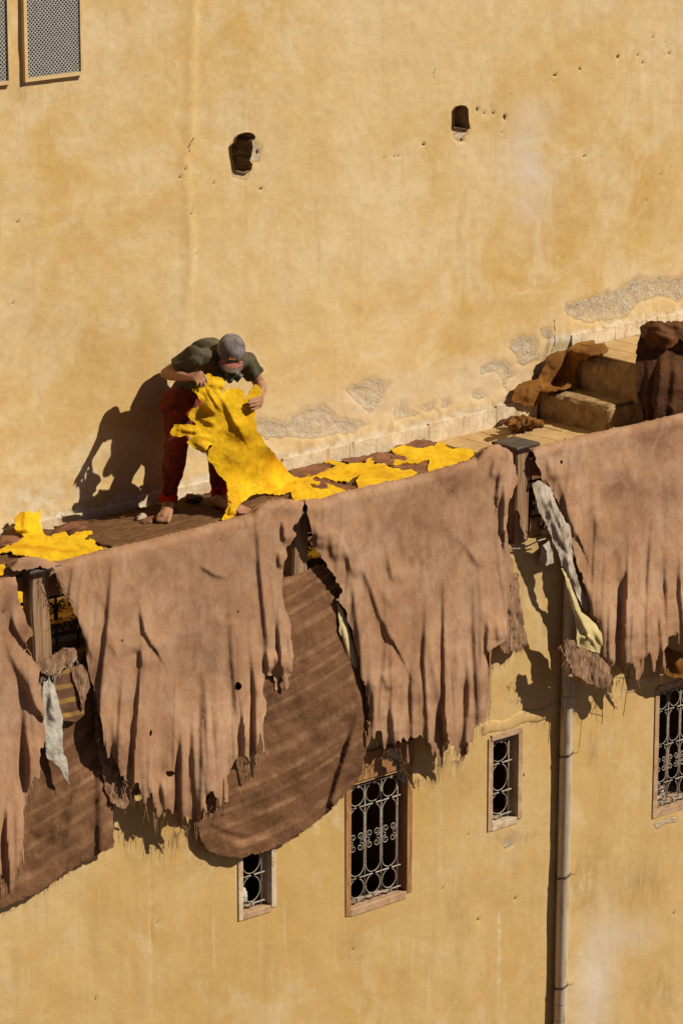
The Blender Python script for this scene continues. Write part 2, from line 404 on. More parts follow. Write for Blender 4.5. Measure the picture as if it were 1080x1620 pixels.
def mat_rug(name):
    t = NT(name, 0.97, 0.06)
    v = t.attr('sv'); u = t.attr('su')
    jit = t.math('MULTIPLY', t.math('SUBTRACT', t.noise(3.2, 5, 0.6), 0.5), 9.0)
    slow = t.math('MULTIPLY', t.math('SINE', t.math('MULTIPLY', v, 0.043)), 9.0)
    y = t.math('ADD', t.math('ADD', v, jit), slow)
    def band(period, lo, hi, soft=0.03):
        f = t.math('FRACT', t.math('DIVIDE', y, period))
        return t.ramp(f, [(max(lo - soft, 0.0), 0.0), (lo, 1.0), (hi, 1.0), (min(hi + soft, 1.0), 0.0)])
    c = t.ramp(t.noise(5, 6, 0.65, dist=0.6), [(0.30, (0.128, 0.061, 0.031)), (0.52, (0.201, 0.101, 0.052)), (0.72, (0.268, 0.141, 0.074))])
    worn = t.ramp(t.noise(9, 5, 0.7), [(0.36, 0.0), (0.62, 1.0)])
    c = t.mix(t.math('MULTIPLY', t.math('MULTIPLY', band(33, 0.14, 0.32, 0.10), worn), 0.58), c, (0.400, 0.239, 0.130))
    c = t.mix(t.math('MULTIPLY', band(33, 0.40, 0.42, 0.05), 0.16), c, (0.097, 0.044, 0.022))
    c = t.mix(t.math('MULTIPLY', t.math('MULTIPLY', band(21, 0.55, 0.70, 0.08), worn), 0.30), c, (0.304, 0.159, 0.084))
    c = t.mix(t.math('MULTIPLY', t.ramp(t.noise(2.3, 5, 0.6), [(0.44, 0.0), (0.66, 1.0)]), 0.6), c, (0.103, 0.052, 0.027))
    dust = t.ramp(t.noise(45, 5, 0.75, vec=t.mapv((1, 1, 0.5))), [(0.55, 0.0), (0.70, 1.0)])
    c = t.mix(t.math('MULTIPLY', dust, 0.35), c, (0.400, 0.257, 0.161))
    wv = t.math('SINE', t.math('MULTIPLY', v, 3.2)); wu = t.math('SINE', t.math('MULTIPLY', u, 3.2))
    n = t.bump(t.math('MULTIPLY', wv, wu), 0.40, 0.003)
    n = t.bump(t.noise(50, 5, 0.75), 0.55, 0.005, n)
    n = t.bump(t.noise(12, 5, 0.65, dist=1.5), 0.5, 0.012, n)
    return t.done(c, n)

def mat_bands(name):
    t = NT(name, 0.95, 0.1); v = t.attr('sv')
    f = t.math('FRACT', t.math('DIVIDE', v, 30))
    b1 = t.ramp(f, [(0.08, 0.0), (0.12, 1.0), (0.40, 1.0), (0.44, 0.0)])
    c = t.mix(t.math('MULTIPLY', b1, t.ramp(t.noise(12, 4, 0.6), [(0.3, 0.5), (0.6, 1.0)])), t.ramp(t.noise(9, 5, 0.6), [(0.3, (0.097, 0.049, 0.028)), (0.7, (0.176, 0.094, 0.055))]), (0.317, 0.188, 0.050))
    return t.done(c, t.bump(t.noise(60, 4, 0.7), 0.4, 0.004))

M = {}
M['stripecloth'] = mat_bands('brown_cloth_yellow_bands')
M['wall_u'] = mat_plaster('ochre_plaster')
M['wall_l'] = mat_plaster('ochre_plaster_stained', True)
M['hide'] = mat_hide('pink_brown_suede')
M['yellow'] = mat_yellow('yellow_leather')
M['amber'] = mat_yellow('amber_leather', 0.75)
M['rug'] = mat_rug('striped_wool')
M['cream'] = mat_simple('cream_render', (0.50, 0.40, 0.27), (0.70, 0.60, 0.44), 5, 6, 0.95, 0.15, 0.5, 70, 0.006, c3=(0.38, 0.26, 0.15))
M['tile'] = mat_simple('ochre_tile', (0.40, 0.26, 0.115), (0.54, 0.37, 0.175), 4, 6, 0.85, 0.2, 0.4, 60, 0.004, c3=(0.42, 0.27, 0.12))
M['stone'] = mat_simple('worn_step', (0.24, 0.145, 0.068), (0.46, 0.31, 0.155), 9, 6, 0.95, 0.15, 0.8, 45, 0.012, c3=(0.22, 0.13, 0.06))
M['wood'] = mat_simple('weathered_wood', (0.17, 0.088, 0.044), (0.40, 0.27, 0.17), 16, 6, 0.85, 0.2, 0.6, 40, 0.006, stretch=(3, 3, 0.16), c3=(0.28, 0.15, 0.07))
M['metal_dark'] = mat_simple('dark_metal', (0.035, 0.028, 0.024), (0.085, 0.065, 0.05), 12, 5, 0.6, 0.4, 0.3, 60, 0.002)
M['iron'] = mat_simple('black_iron', (0.012, 0.010, 0.009), (0.045, 0.028, 0.02), 20, 5, 0.6, 0.4, 0.3, 80, 0.001)
M['grille'] = mat_simple('grey_painted_iron', (0.25, 0.22, 0.18), (0.42, 0.39, 0.34), 30, 5, 0.7, 0.3, 0.4, 120, 0.001, c3=(0.20, 0.095, 0.05))
M['frame_brown'] = mat_simple('brown_frame', (0.28, 0.13, 0.05), (0.43, 0.235, 0.105), 10, 6, 0.85, 0.2, 0.5, 50, 0.004, stretch=(2, 2, .4), c3=(0.20, 0.09, 0.035))
M['frame_pale'] = mat_simple('pale_frame', (0.47, 0.36, 0.25), (0.64, 0.54, 0.42), 9, 6, 0.9, 0.15, 0.5, 60, 0.005, c3=(0.42, 0.25, 0.12))
M['frame_rose'] = mat_simple('rose_frame', (0.36, 0.225, 0.13), (0.52, 0.37, 0.24), 9, 6, 0.9, 0.15, 0.5, 60, 0.005, c3=(0.36, 0.20, 0.10))
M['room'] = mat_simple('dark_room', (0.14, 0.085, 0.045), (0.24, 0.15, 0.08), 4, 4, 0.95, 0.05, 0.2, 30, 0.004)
M['niche'] = mat_simple('broken_render', (0.21, 0.135, 0.065), (0.40, 0.28, 0.15), 14, 6, 0.95, 0.1, 0.9, 30, 0.015)
M['pipe'] = mat_simple('grey_beige_pipe', (0.44, 0.36, 0.26), (0.55, 0.47, 0.36), 5, 5, 0.55, 0.4, 0.15, 50, 0.002, stretch=(3, 3, .4), c3=(0.36, 0.25, 0.14))
M['wire'] = mat_simple('rusty_wire', (0.03, 0.02, 0.015), (0.09, 0.05, 0.03), 40, 4, 0.8, 0.3, 0.2, 80, 0.001)
M['mat'] = mat_simple('brown_mat', (0.075, 0.034, 0.014), (0.165, 0.082, 0.034), 11, 6, 0.9, 0.2, 0.8, 30, 0.008, stretch=(0.5, 3.0, 1), c3=(0.22, 0.12, 0.055))
M['brown'] = mat_simple('brown_leather', (0.14, 0.052, 0.022), (0.26, 0.115, 0.05), 7, 6, 0.75, 0.3, 0.6, 40, 0.008, c3=(0.10, 0.035, 0.015))
M['tawny'] = mat_simple('tawny_leather', (0.135, 0.052, 0.009), (0.27, 0.118, 0.020), 6, 6, 0.85, 0.2, 0.6, 50, 0.008, c3=(0.10, 0.036, 0.009))
M['darkbrown'] = mat_simple('dark_leather', (0.060, 0.022, 0.008), (0.135, 0.053, 0.017), 6, 6, 0.8, 0.25, 0.6, 40, 0.010, c3=(0.06, 0.022, 0.010))
M['hair'] = mat_simple('matted_hair', (0.16, 0.085, 0.045), (0.42, 0.27, 0.17), 26, 5, 0.9, 0.2, 0.9, 70, 0.008, stretch=(2.5, 2.5, 0.8), c3=(0.24, 0.10, 0.05))
M['thread'] = mat_simple('frayed_thread', (0.24, 0.13, 0.075), (0.44, 0.29, 0.19), 30, 3, 0.95, 0.1, 0.2, 50, 0.001)
M['thread_dark'] = mat_simple('dark_thread', (0.07, 0.036, 0.018), (0.20, 0.10, 0.05), 30, 3, 0.95, 0.1, 0.2, 50, 0.001)
M['sack'] = mat_simple('woven_plastic_sack', (0.38, 0.35, 0.30), (0.54, 0.51, 0.45), 12, 5, 0.45, 0.45, 0.7, 30, 0.012, c3=(0.45, 0.37, 0.29))
M['sackdirty'] = mat_simple('dirty_sack', (0.36, 0.29, 0.22), (0.60, 0.53, 0.45), 9, 6, 0.6, 0.3, 0.8, 45, 0.008, stretch=(2, 2, .7), c3=(0.24, 0.15, 0.09))
M['creamcloth'] = mat_simple('pale_cream_sheet', (0.54, 0.44, 0.20), (0.66, 0.56, 0.30), 6, 5, 0.6, 0.3, 0.3, 30, 0.008)
M['drain'] = mat_simple('grey_scrap', (0.30, 0.24, 0.17), (0.50, 0.42, 0.32), 14, 5, 0.9, 0.2, 0.6, 50, 0.006)
M['screen'] = mat_simple('galvanised_mesh', (0.42, 0.40, 0.37), (0.55, 0.53, 0.50), 40, 3, 0.5, 0.4, 0.1, 80, 0.001)
M['screenframe'] = mat_simple('ochre_painted_frame', (0.56, 0.40, 0.19), (0.64, 0.48, 0.25), 8, 4, 0.7, 0.25, 0.2, 60, 0.002)
M['ground'] = mat_simple('earth', (0.10, 0.065, 0.038), (0.17, 0.115, 0.07), 0.4, 6, 0.95, 0.1, 0.3, 4, 0.02)
M['terracotta'] = mat_simple('terracotta', (0.36, 0.20, 0.11), (0.46, 0.29, 0.18), 20, 4, 0.9, 0.15, 0.3, 60, 0.002)

# ================================================================== SETTING
FLOOR = 0.02
YW = -1.72                    # face of the lower wall
g = MB(); g.add([(-400, -400, -7), (400, -400, -7), (400, 400, -7), (-400, 400, -7)], [(0, 1, 2, 3)])
tag(g.build('ground', M['ground']), kind='structure')

def zoomed(pts, ox, oy, s): return [(ox + x / s, oy + y / s) for x, y in pts]
def toXZ(poly, Y): q = onY([p[0] for p in poly], [p[1] for p in poly], Y); return [(a[0], a[2]) for a in q]

def axis(lo, hi, step, far_lo, far_hi):
    a = list(np.arange(lo, hi, step)); d = step; x = a[0]; pre = []
    while x > far_lo: d *= 1.35; x -= d; pre.append(x)
    d = step; x = a[-1]; post = []
    while x < far_hi: d *= 1.35; x += d; post.append(x)
    return np.array(pre[::-1] + a + post)

# ---- upper wall
NICHE1 = toXZ(zoomed([(180,390),(205,362),(238,335),(250,280),(280,250),(330,232),(400,222),(455,240),(483,280),(470,310),(440,330),(448,420),(430,520),(410,565),(445,612),(432,680),(384,720),(300,712),(240,690),(212,600),(190,500)], 340, 180, 7.714), 0)
NICHE2 = toXZ(zoomed([(200,180),(230,140),(290,122),(345,130),(375,170),(380,300),(400,415),(300,405),(203,400)], 690, 150, 7.714), 0)
Zm = (400, 560, 2.7); Zn = (760, 430, 3.375)
PATCH = [zoomed(p, *Zm) for p in (
    [(20,290),(50,285),(160,290),(180,255),(220,238),(290,222),(330,255),(360,275),(440,290),(480,295),(430,330),(330,345),(270,355),(170,355),(60,360),(20,330)],
    [(395,160),(450,130),(510,98),(545,120),(580,125),(570,145),(545,190),(530,230),(500,250),(470,215),(430,190)],
    [(600,250),(640,208),(660,245),(700,250),(650,275),(610,278)], [(715,230),(770,210),(775,235),(740,245)], [(800,200),(825,198),(830,220),(810,225)],
    [(930,185),(945,155),(975,165),(985,185),(950,190)])]
PATCH += [zoomed(p, *Zn) for p in (
    [(450,180),(520,160),(640,120),(700,105),(780,70),(850,30),(950,40),(1050,25),(1180,10),(1180,100),(1080,120),(1040,165),(1010,140),(940,130),(880,150),(820,175),(760,240),(680,250),(560,265),(460,230)],
    [(160,385),(215,345),(285,345),(300,400),(300,470),(230,490),(195,480),(190,430),(160,410)],
    [(0,500),(60,480),(120,465),(160,520),(175,545),(130,580),(140,630),(110,560),(60,520),(0,545)],
    [(330,305),(365,305),(360,360),(335,350)])]
PATCH += [zoomed([(215,620),(240,690),(300,715),(380,725),(440,690),(420,775),(360,800),(290,790),(240,760)], 340, 180, 7.714),
          zoomed([(205,410),(400,418),(365,470),(320,520),(335,580),(270,560),(225,500)], 690, 150, 7.714),
          zoomed([(430,330),(470,320),(560,420),(560,560),(480,590),(420,570)], 340, 180, 7.714)]
PITS = [(291,267.5,3),(283,280,2),(338.7,289,2),(413,298.7,2.5),(27.5,351,2.5),(28,358,2.5),(303.5,329,2),(302,336,2),(409,241,3),(755.5,173,3.2),(766.7,178.7,2),(781,179,3.5),(799,185,4),(806.7,150,2.6),(812,155,2),
        (877.8,119,3.2),(875,129,2),(862,162,2),(863,170,2),(977,90,3.4),(1009,87,2.4),(1016,99,2),(1026,63.5,2.2),(1032,58.7,3),(1053,67.5,2),(1059,83.5,2.6),(1053,87,2),(917,109,2.2),(670,228,3.2),(608,249,2.2),(624,247,2.2),(631,247.5,2.2),
        (674.7,201,2),(793,209,1.8),(797,209,1.8),(1044,275,2),(1021,316,1.8),(923,247,1.8),(723,212,3.0),(731,222,3.4),(735,208,2.8),(560,245,2),(690,125,1.8),(687,150,1.8),(725,55,1.6),(310,402,1.8),(20,480,1.5)]
def segdist(px, py, line):
    d = np.full(px.shape, 1e9)
    for (ax, ay), (bx, by) in zip(line[:-1], line[1:]):
        ex, ey = bx - ax, by - ay; t = np.clip(((px - ax) * ex + (py - ay) * ey) / (ex * ex + ey * ey), 0, 1)
        d = np.minimum(d, np.hypot(px - ax - t * ex, py - ay - t * ey))
    return d
def projpx(W):
    d = W - CAM; z = d @ fw
    return 540 + F_PX * (d @ rt) / z, 810 - F_PX * (d @ up) / z
xs = axis(-3.0, 3.6, 0.0115, -9, 9); zs = axis(-0.03, 3.55, 0.0115, -0.25, 7.5)
XX, ZZ = np.meshgrid(xs, zs, indexing='ij')
S = np.minimum(-polysdf(XX, ZZ, NICHE1), -polysdf(XX, ZZ, NICHE2))
V2, F = clip_grid(xs, zs, S)
W = np.stack([V2[:, 0], np.zeros(len(V2)), V2[:, 1]], 1)
px, py = projpx(W)
def soft(sd, w): return np.clip(sd / w * 0.5 + 0.5, 0, 1)
wx = px + 5 * fbm(px * .09, py * .09, 3, 2); wy = py + 5 * fbm(px * .09, py * .09, 3, 5)
patch = np.zeros(len(W))
for p in PATCH: patch = np.maximum(patch, soft(polysdf(wx, wy, p) + 2.5 * fbm(px * .2, py * .2, 3, 8), 6))
near = np.clip((0.62 - (W[:, 2] - 0.04 * np.maximum(W[:, 0], 0))) / 0.5, 0, 1)
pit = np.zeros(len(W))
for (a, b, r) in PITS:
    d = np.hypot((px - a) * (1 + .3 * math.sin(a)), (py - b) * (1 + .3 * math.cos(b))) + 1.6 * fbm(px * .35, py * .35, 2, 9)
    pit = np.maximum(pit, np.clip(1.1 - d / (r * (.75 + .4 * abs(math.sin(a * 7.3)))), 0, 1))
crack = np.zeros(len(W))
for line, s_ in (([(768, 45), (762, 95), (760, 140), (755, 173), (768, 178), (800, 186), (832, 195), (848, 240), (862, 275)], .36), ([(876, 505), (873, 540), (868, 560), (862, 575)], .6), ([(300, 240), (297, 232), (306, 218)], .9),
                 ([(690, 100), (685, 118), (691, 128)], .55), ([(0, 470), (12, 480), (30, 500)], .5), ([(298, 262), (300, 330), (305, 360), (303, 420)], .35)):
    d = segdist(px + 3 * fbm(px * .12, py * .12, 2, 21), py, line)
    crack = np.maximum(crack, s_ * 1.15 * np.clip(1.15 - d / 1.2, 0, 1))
seam = np.interp(py, [-400, 0, 150, 215, 245, 285, 330, 400, 470, 560], [312, 311, 310, 307, 297, 299, 303, 308, 303, 296])
fade = np.clip((600 - py) / 120, 0, 1)
relief = 0.012 * fade / (1 + np.exp(np.clip((px - seam) / 2.6, -40, 40))) + 0.003 * fade * np.exp(-((px - seam + 9) / 7) ** 2)
relief += 0.010 * fbm(W[:, 0] * 1.6, W[:, 2] * 1.6, 4, 31) + 0.0035 * fbm(W[:, 0] * 9, W[:, 2] * 9, 3, 33)
relief += near * 0.012 * fbm(W[:, 0] * 5, W[:, 2] * 7, 4, 35)
relief -= 0.009 * patch * (1 + 0.5 * fbm(W[:, 0] * 30, W[:, 2] * 30, 3, 37)) + 0.018 * np.clip(pit, 0, 1) ** 1.5
# smooth rounded swelling just above the skirting
bandz = np.interp(W[:, 0], [-2.7, -2.03, -.53, .57, 1.43, 1.75, 1.85, 3.2], [.07, .07, .128, .14, .162, .2, .52, .54])
relief += 0.020 * np.exp(-((W[:, 2] - bandz) / .07) ** 2) * (1 - patch)
W[:, 1] = -relief
pink = np.clip(1.1 - np.hypot((px - 845) / 60, (py - 260) / 150), 0, 1) * np.clip(.6 + fbm(px * .03, py * .03, 3, 51), 0, 1) + 0.7 * np.clip(1 - np.hypot((px - 600) / 260, (py - 640 + .23 * (px - 600)) / 60), 0, 1)
dirt = np.clip(1 - np.abs(W[:, 2] - bandz - .02) / .09, 0, 1) * .5 + .3 * np.clip(1 - np.hypot((px - 60) / 90, (py - 145) / 30), 0, 1)
lime = np.clip(1 - np.hypot((px - 135) / 24, (py - 760) / 60), 0, 1) + np.clip(.8 - np.hypot((px - 60) / 90, (py - 790) / 45), 0, 1) * .8
lime += np.clip(1.2 - np.abs(W[:, 2] - bandz) / .035, 0, 1) * .7
me = mesh('plaster', W, F)
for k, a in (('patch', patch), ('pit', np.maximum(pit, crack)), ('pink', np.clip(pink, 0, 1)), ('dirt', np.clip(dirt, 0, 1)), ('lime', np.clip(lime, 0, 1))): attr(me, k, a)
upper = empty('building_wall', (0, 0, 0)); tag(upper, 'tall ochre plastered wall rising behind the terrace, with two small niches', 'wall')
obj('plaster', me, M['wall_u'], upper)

def niche(outline, depth, seed):
    c = np.mean(outline, 0); n = len(outline); rnd = random.Random(seed)
    b = MB(); rings = []
    for k, (t, sc) in enumerate(((0, 1.0), (.35, .98), (.75, .95), (1, .86))):
        rings.append([(c[0] + (p[0] - c[0]) * sc + (rnd.uniform(-.008, .008) if k else 0), .001 - .012 * (k == 0) + depth * t + (rnd.uniform(-.02, .02) if k else 0), c[1] + (p[1] - c[1]) * sc + (rnd.uniform(-.008, .008) if k else 0)) for p in outline])
    v = [p for r_ in rings for p in r_] + [(c[0], depth * 1.08, c[1])]
    f = [(i * n + j, i * n + (j + 1) % n, (i + 1) * n + (j + 1) % n, (i + 1) * n + j) for i in range(3) for j in range(n)]
    f += [(3 * n + j, 3 * n + (j + 1) % n, 4 * n) for j in range(n)]
    b.add(v, f); return b.build('niche', M['niche'], upper)
tag(niche(NICHE1, .22, 1), 'ragged broken hole in the plaster'); tag(niche(NICHE2, .13, 2), 'small arched niche')

# mesh covered windows at the top of the upper wall
def mesh_window(x0, x1, z0, z1):
    w = MB(); w.add([(x0, -.024, z0), (x1, -.024, z0), (x1, -.024, z1), (x0, -.024, z1)], [(0, 1, 2, 3)])
    win = w.build('window', M['pane'], upper)
    t = .022
    for a, b in (((x0, -.040, z0), (x0 + t, -.004, z1)), ((x1 - t, -.0395, z0), (x1, -.004, z1)), ((x0 + t, -.039, z0 + .0005), (x1 - t, -.004, z0 + t)), ((x0 + t, -.039, z1 - t), (x1 - t, -.004, z1))):
        f = MB(); f.box(a, b); place(f.build('frame_bar', M['screenframe']), win)
    s = MB(); px_, pz_ = .025, .0120; nx = int((x1 - x0 - 2 * t) / px_) + 1; nz = int((z1 - z0 - 2 * t) / pz_) + 1
    X0 = x0 + t; Z0 = z0 + t; yy = -.0315; hw = .0026
    for j in range(nz):
        z = Z0 + (j + .5) * pz_; v = []; f = []
        if z + pz_ * .6 > z1 - t: break
        for i in range(nx * 2 + 1):
            xx = X0 + i * px_ / 2
            if xx > x1 - t: break
            zz = z + (pz_ * .5 if (i + j) % 2 else -pz_ * .5) * .92
            v += [(xx, yy - .002, zz - hw), (xx, yy + .002, zz + hw)]
            k = len(v)
            if k >= 4: f.append((k - 4, k - 2, k - 1, k - 3))
        s.add(v, f)
    tag(place(s.build('wire_mesh', M['screen']), win), kind='stuff')
t = NT('dim_pane', 0.4, 0.3)
t.done(t.ramp(t.noise(2.6, 3, 0.5, dist=0.4), [(0.30, (0.020, 0.018, 0.016)), (0.62, (0.032, 0.029, 0.026)), (0.80, (0.045, 0.041, 0.038))])); M['pane'] = t.m
a = pY(34, 132, 0); b = pY(127, 123, 0)
mesh_window(a.x + .0, b.x, a.z + .01, a.z + 1.15)
c = pY(13, 137, 0); mesh_window(c.x - .43, c.x, a.z + .01, a.z + 1.15)

# ---- lower wall with its windows
WIN = []   # opening rectangles in X, Z
def opening(xl, xr, zt, zb): WIN.append((xl, xr, zt, zb))
opening(-2.320, -2.100, -1.36, -1.935)       # small pale window under the rug
opening(-1.490, -1.032, -1.350, -2.125)      # tall brown window
opening(-0.332, -0.110, -1.336, -1.880)      # small window left of the pipe
opening(1.130, 1.640, -1.344, -2.150)        # window cut by the right edge
ZT = -0.13
xs = axis(-4.4, 1.9, 0.014, -9, 9); zs = axis(-3.75, ZT - .012, 0.014, -7.2, ZT - .012)
zs = np.append(zs[zs < ZT - .004], ZT)
XX, ZZ = np.meshgrid(xs, zs, indexing='ij')
S = np.full(XX.shape, 1.0)
for (a, b, zt, zb) in WIN:
    q = np.maximum(np.maximum(a - XX, XX - b), np.maximum(zb - ZZ, ZZ - zt)); S = np.minimum(S, q + .004)
V2, F = clip_grid(xs, zs, S)
W = np.stack([V2[:, 0], np.full(len(V2), YW), V2[:, 1]], 1)
px, py = projpx(W)
patch = np.zeros(len(W)); pit = np.zeros(len(W))
wx = px + 4 * fbm(px * .1, py * .1, 3, 2); wy = py + 4 * fbm(px * .1, py * .1, 3, 5)
for p in ([(790, 1332), (812, 1322), (815, 1332), (800, 1341)], [(1030, 1303), (1068, 1290), (1070, 1298), (1052, 1304), (1040, 1312)]): patch = np.maximum(patch, .85 * soft(polysdf(wx, wy, p), 3))
for (a, b, r) in [(828, 1225, 2.4), (816, 1421, 2.2), (742, 1320, 1.8), (153, 1580, 2), (560, 1502, 2.2), (1066, 1445, 1.6), (756, 1455, 2), (700, 1405, 1.6), (250, 1460, 1.6)]:
    d = np.hypot(px - a, (py - b) * .6) + 1.2 * fbm(px * .35, py * .35, 2, 9); pit = np.maximum(pit, np.clip(1.1 - d / (r * 1.1), 0, 1))
d = segdist(px + 2 * fbm(px * .1, py * .1, 2, 3), py, [(240, 1285), (241, 1400), (240, 1525)]); pit = np.maximum(pit, .42 * np.clip(1.2 - d / 1.4, 0, 1))
relief = 0.012 * fbm(W[:, 0] * 1.5, W[:, 2] * 1.5, 4, 131) + 0.004 * fbm(W[:, 0] * 8, W[:, 2] * 6, 3, 133) - .010 * patch - .012 * pit
for (a, b, zt, zb) in WIN:            # flat next to the frames
    q = np.maximum(np.maximum(a - W[:, 0], W[:, 0] - b), np.maximum(zb - W[:, 2], W[:, 2] - zt)); relief *= np.clip((q - .05) / .2, 0, 1)
W[:, 1] = YW - relief
pink = np.clip(1.1 - np.hypot((px - 935 - (1600 - py) * .12) / 42, (py - 1560) / 150), 0, 1) * 1.0 + .6 * np.clip(1 - np.hypot((px - 1000) / 60, (py - 1480) / 50), 0, 1)
lime = .9 * np.clip(1 - np.abs(px - 790 + .01 * (py - 1400)) / 4.5, 0, 1) * np.clip((py - 1345) / 20, 0, 1) * np.clip((1620 - py) / 100, 0, 1) * np.clip(.55 + 2 * fbm(px * .2, py * .015, 3, 77), 0, 1)
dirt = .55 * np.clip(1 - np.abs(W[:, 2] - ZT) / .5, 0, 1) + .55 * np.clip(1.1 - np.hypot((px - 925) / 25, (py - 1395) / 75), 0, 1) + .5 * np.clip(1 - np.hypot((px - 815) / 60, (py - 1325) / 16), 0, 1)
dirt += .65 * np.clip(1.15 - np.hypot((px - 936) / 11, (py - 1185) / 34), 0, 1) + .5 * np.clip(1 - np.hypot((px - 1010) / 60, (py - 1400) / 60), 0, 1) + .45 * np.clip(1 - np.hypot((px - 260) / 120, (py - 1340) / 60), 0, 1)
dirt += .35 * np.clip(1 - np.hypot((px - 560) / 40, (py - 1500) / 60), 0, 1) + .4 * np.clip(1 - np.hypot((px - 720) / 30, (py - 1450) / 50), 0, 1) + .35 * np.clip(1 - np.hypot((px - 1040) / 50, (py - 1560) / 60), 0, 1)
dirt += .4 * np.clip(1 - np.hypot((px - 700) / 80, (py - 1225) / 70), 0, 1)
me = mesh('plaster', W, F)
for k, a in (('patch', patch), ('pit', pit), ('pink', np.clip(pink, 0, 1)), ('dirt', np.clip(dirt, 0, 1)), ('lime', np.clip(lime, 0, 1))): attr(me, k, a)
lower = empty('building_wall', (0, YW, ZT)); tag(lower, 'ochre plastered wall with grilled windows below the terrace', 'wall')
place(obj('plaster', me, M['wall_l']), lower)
b = MB(); b.box((-9, YW + .004, ZT - .10), (9, YW + .20, ZT - .002)); b.build('coping', M['wall_l'], lower)

def spiral(c, r, turn, a0, sgn, n=26):
    out = []
    for i in range(n):
        u = i / (n - 1); a_ = a0 + sgn * turn * 2 * math.pi * u; rr = r * (1 - .78 * u)
        out.append((c[0] + rr * math.cos(a_), c[1], c[2] + rr * math.sin(a_)))
    return out
def window(rect, jamb, fmat, sill, rows, cols, scroll, lintel, label):
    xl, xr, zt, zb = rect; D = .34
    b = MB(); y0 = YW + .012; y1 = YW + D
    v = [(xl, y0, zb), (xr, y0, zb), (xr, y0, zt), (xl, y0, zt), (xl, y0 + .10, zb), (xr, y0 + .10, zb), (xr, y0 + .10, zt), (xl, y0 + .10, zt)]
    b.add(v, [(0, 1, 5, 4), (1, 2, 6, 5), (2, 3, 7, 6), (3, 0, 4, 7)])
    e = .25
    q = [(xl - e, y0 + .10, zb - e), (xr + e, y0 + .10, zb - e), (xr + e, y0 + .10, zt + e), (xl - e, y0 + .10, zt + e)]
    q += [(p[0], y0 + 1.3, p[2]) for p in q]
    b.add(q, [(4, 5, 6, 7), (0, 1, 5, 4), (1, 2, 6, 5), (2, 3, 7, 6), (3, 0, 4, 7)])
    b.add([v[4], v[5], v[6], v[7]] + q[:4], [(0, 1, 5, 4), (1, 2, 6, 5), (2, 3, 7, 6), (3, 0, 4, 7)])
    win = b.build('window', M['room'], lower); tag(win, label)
    j = jamb
    def bar(name, a, c, mat=fmat, w=.004, jit=.002):
        m_ = MB(); m_.box(a, c, jit); return bevel(place(m_.build(name, mat), win), w)
    yo = YW - .008; yi = YW + .085
    bar('frame_side', (xl - j, yo, zb - j * .9), (xl + .004, yi, zt + .02))
    bar('frame_side', (xr - .004, yo, zb - j * .35), (xr + j, yi, zt + .02))
    bar('sill', (xl + .004, yo + .003, zb - j * 1.1), (xr - .004, YW + .12, zb + .004), sill)
    if lintel: bar('lintel', (xl - j * .4, yo - .004, zt - .004), (xr + j * .6, yi, zt + lintel), fmat)
    # grille
    yg = YW + .038; gx0 = xl + .022; gx1 = xr - .045; cw = (gx1 - gx0) / cols; r = .0042
    def tube(name, pts, rr=r, n=8):
        m_ = MB(); m_.tube(pts, rr, n); return place(m_.build(name, M['grille'], None, True), win)
    tops = [zt - .03] + [zt - .03 - (zt - zb - .065) * k for k in rows]
    for i in range(cols + 1): tube('grille_bar', [(gx0 + i * cw, yg, zb + .012), (gx0 + i * cw, yg, tops[0] + .02)])
    for z in tops: tube('grille_bar', [(gx0 - .024, yg - .009, z), (gx1 + .024, yg - .009, z)], r * 1.15)
    for k in range(len(tops) - 1):
        z1, z0 = tops[k], tops[k + 1]; h = z1 - z0
        for i in range(cols):
            cx = gx0 + (i + .5) * cw; rx = cw / 2 - .008
            if scroll and k == 1 and scroll == 'arch':
                pass
            m_ = MB()
            if h < cw * 1.35:
                m_.torus((cx, yg, (z0 + z1) / 2), rx, h / 2 - .008,   .0034)
            else:
                pts = []; rr = rx
                for a_ in range(0, 181, 15): pts.append((cx + rr * math.cos(R(a_)), yg, z1 - .008 - rr + rr * math.sin(R(a_))))
                for a_ in range(180, 361, 15): pts.append((cx + rr * math.cos(R(a_)), yg, z0 + .008 + rr + rr * math.sin(R(a_))))
                pts.append(pts[0]); m_.tube(pts, .0034, 6, False)
            place(m_.build('grille_ring', M['grille'], None, True), win)
            for zz in (z1, z0):
                c_ = MB(); c_.box((cx - .007, yg - .018, zz - .010), (cx + .007, yg + .006, zz + .010)); place(c_.build('grille_collar', M['grille']), win)
            if scroll and h > cw * 1.35 and k == scroll:
                zc = (z0 + z1) / 2; s_ = rx * .47
                for sx in (-1, 1):
                    for sz in (-1, 1):
                        tube('grille_scroll', spiral((cx + sx * rx * .5, yg, zc + sz * (s_ + .006)), s_, 1.35, R(-90 * sz), sx * sz), .0030, 6)
    return win
W1 = window(WIN[0], .034, M['frame_pale'], M['frame_rose'], (.33, .66, 1), 1, 0, 0, 'small window with pale frame half under the striped rug')
W2 = window(WIN[1], .038, M['frame_brown'], M['frame_rose'], (.19, .81, 1), 3, 1, .0, 'tall window with brown frame and three bay scrolled grille')
W3 = window(WIN[2], .035, M['frame_rose'], M['frame_pale'], (.30, .69, 1), 1, 0, .035, 'small narrow window with rose frame left of the pipe')
W4 = window(WIN[3], .036, M['frame_rose'], M['frame_rose'], (.165, .48, .82, 1), 4, 2, .04, 'window with grille at the right edge of the picture')
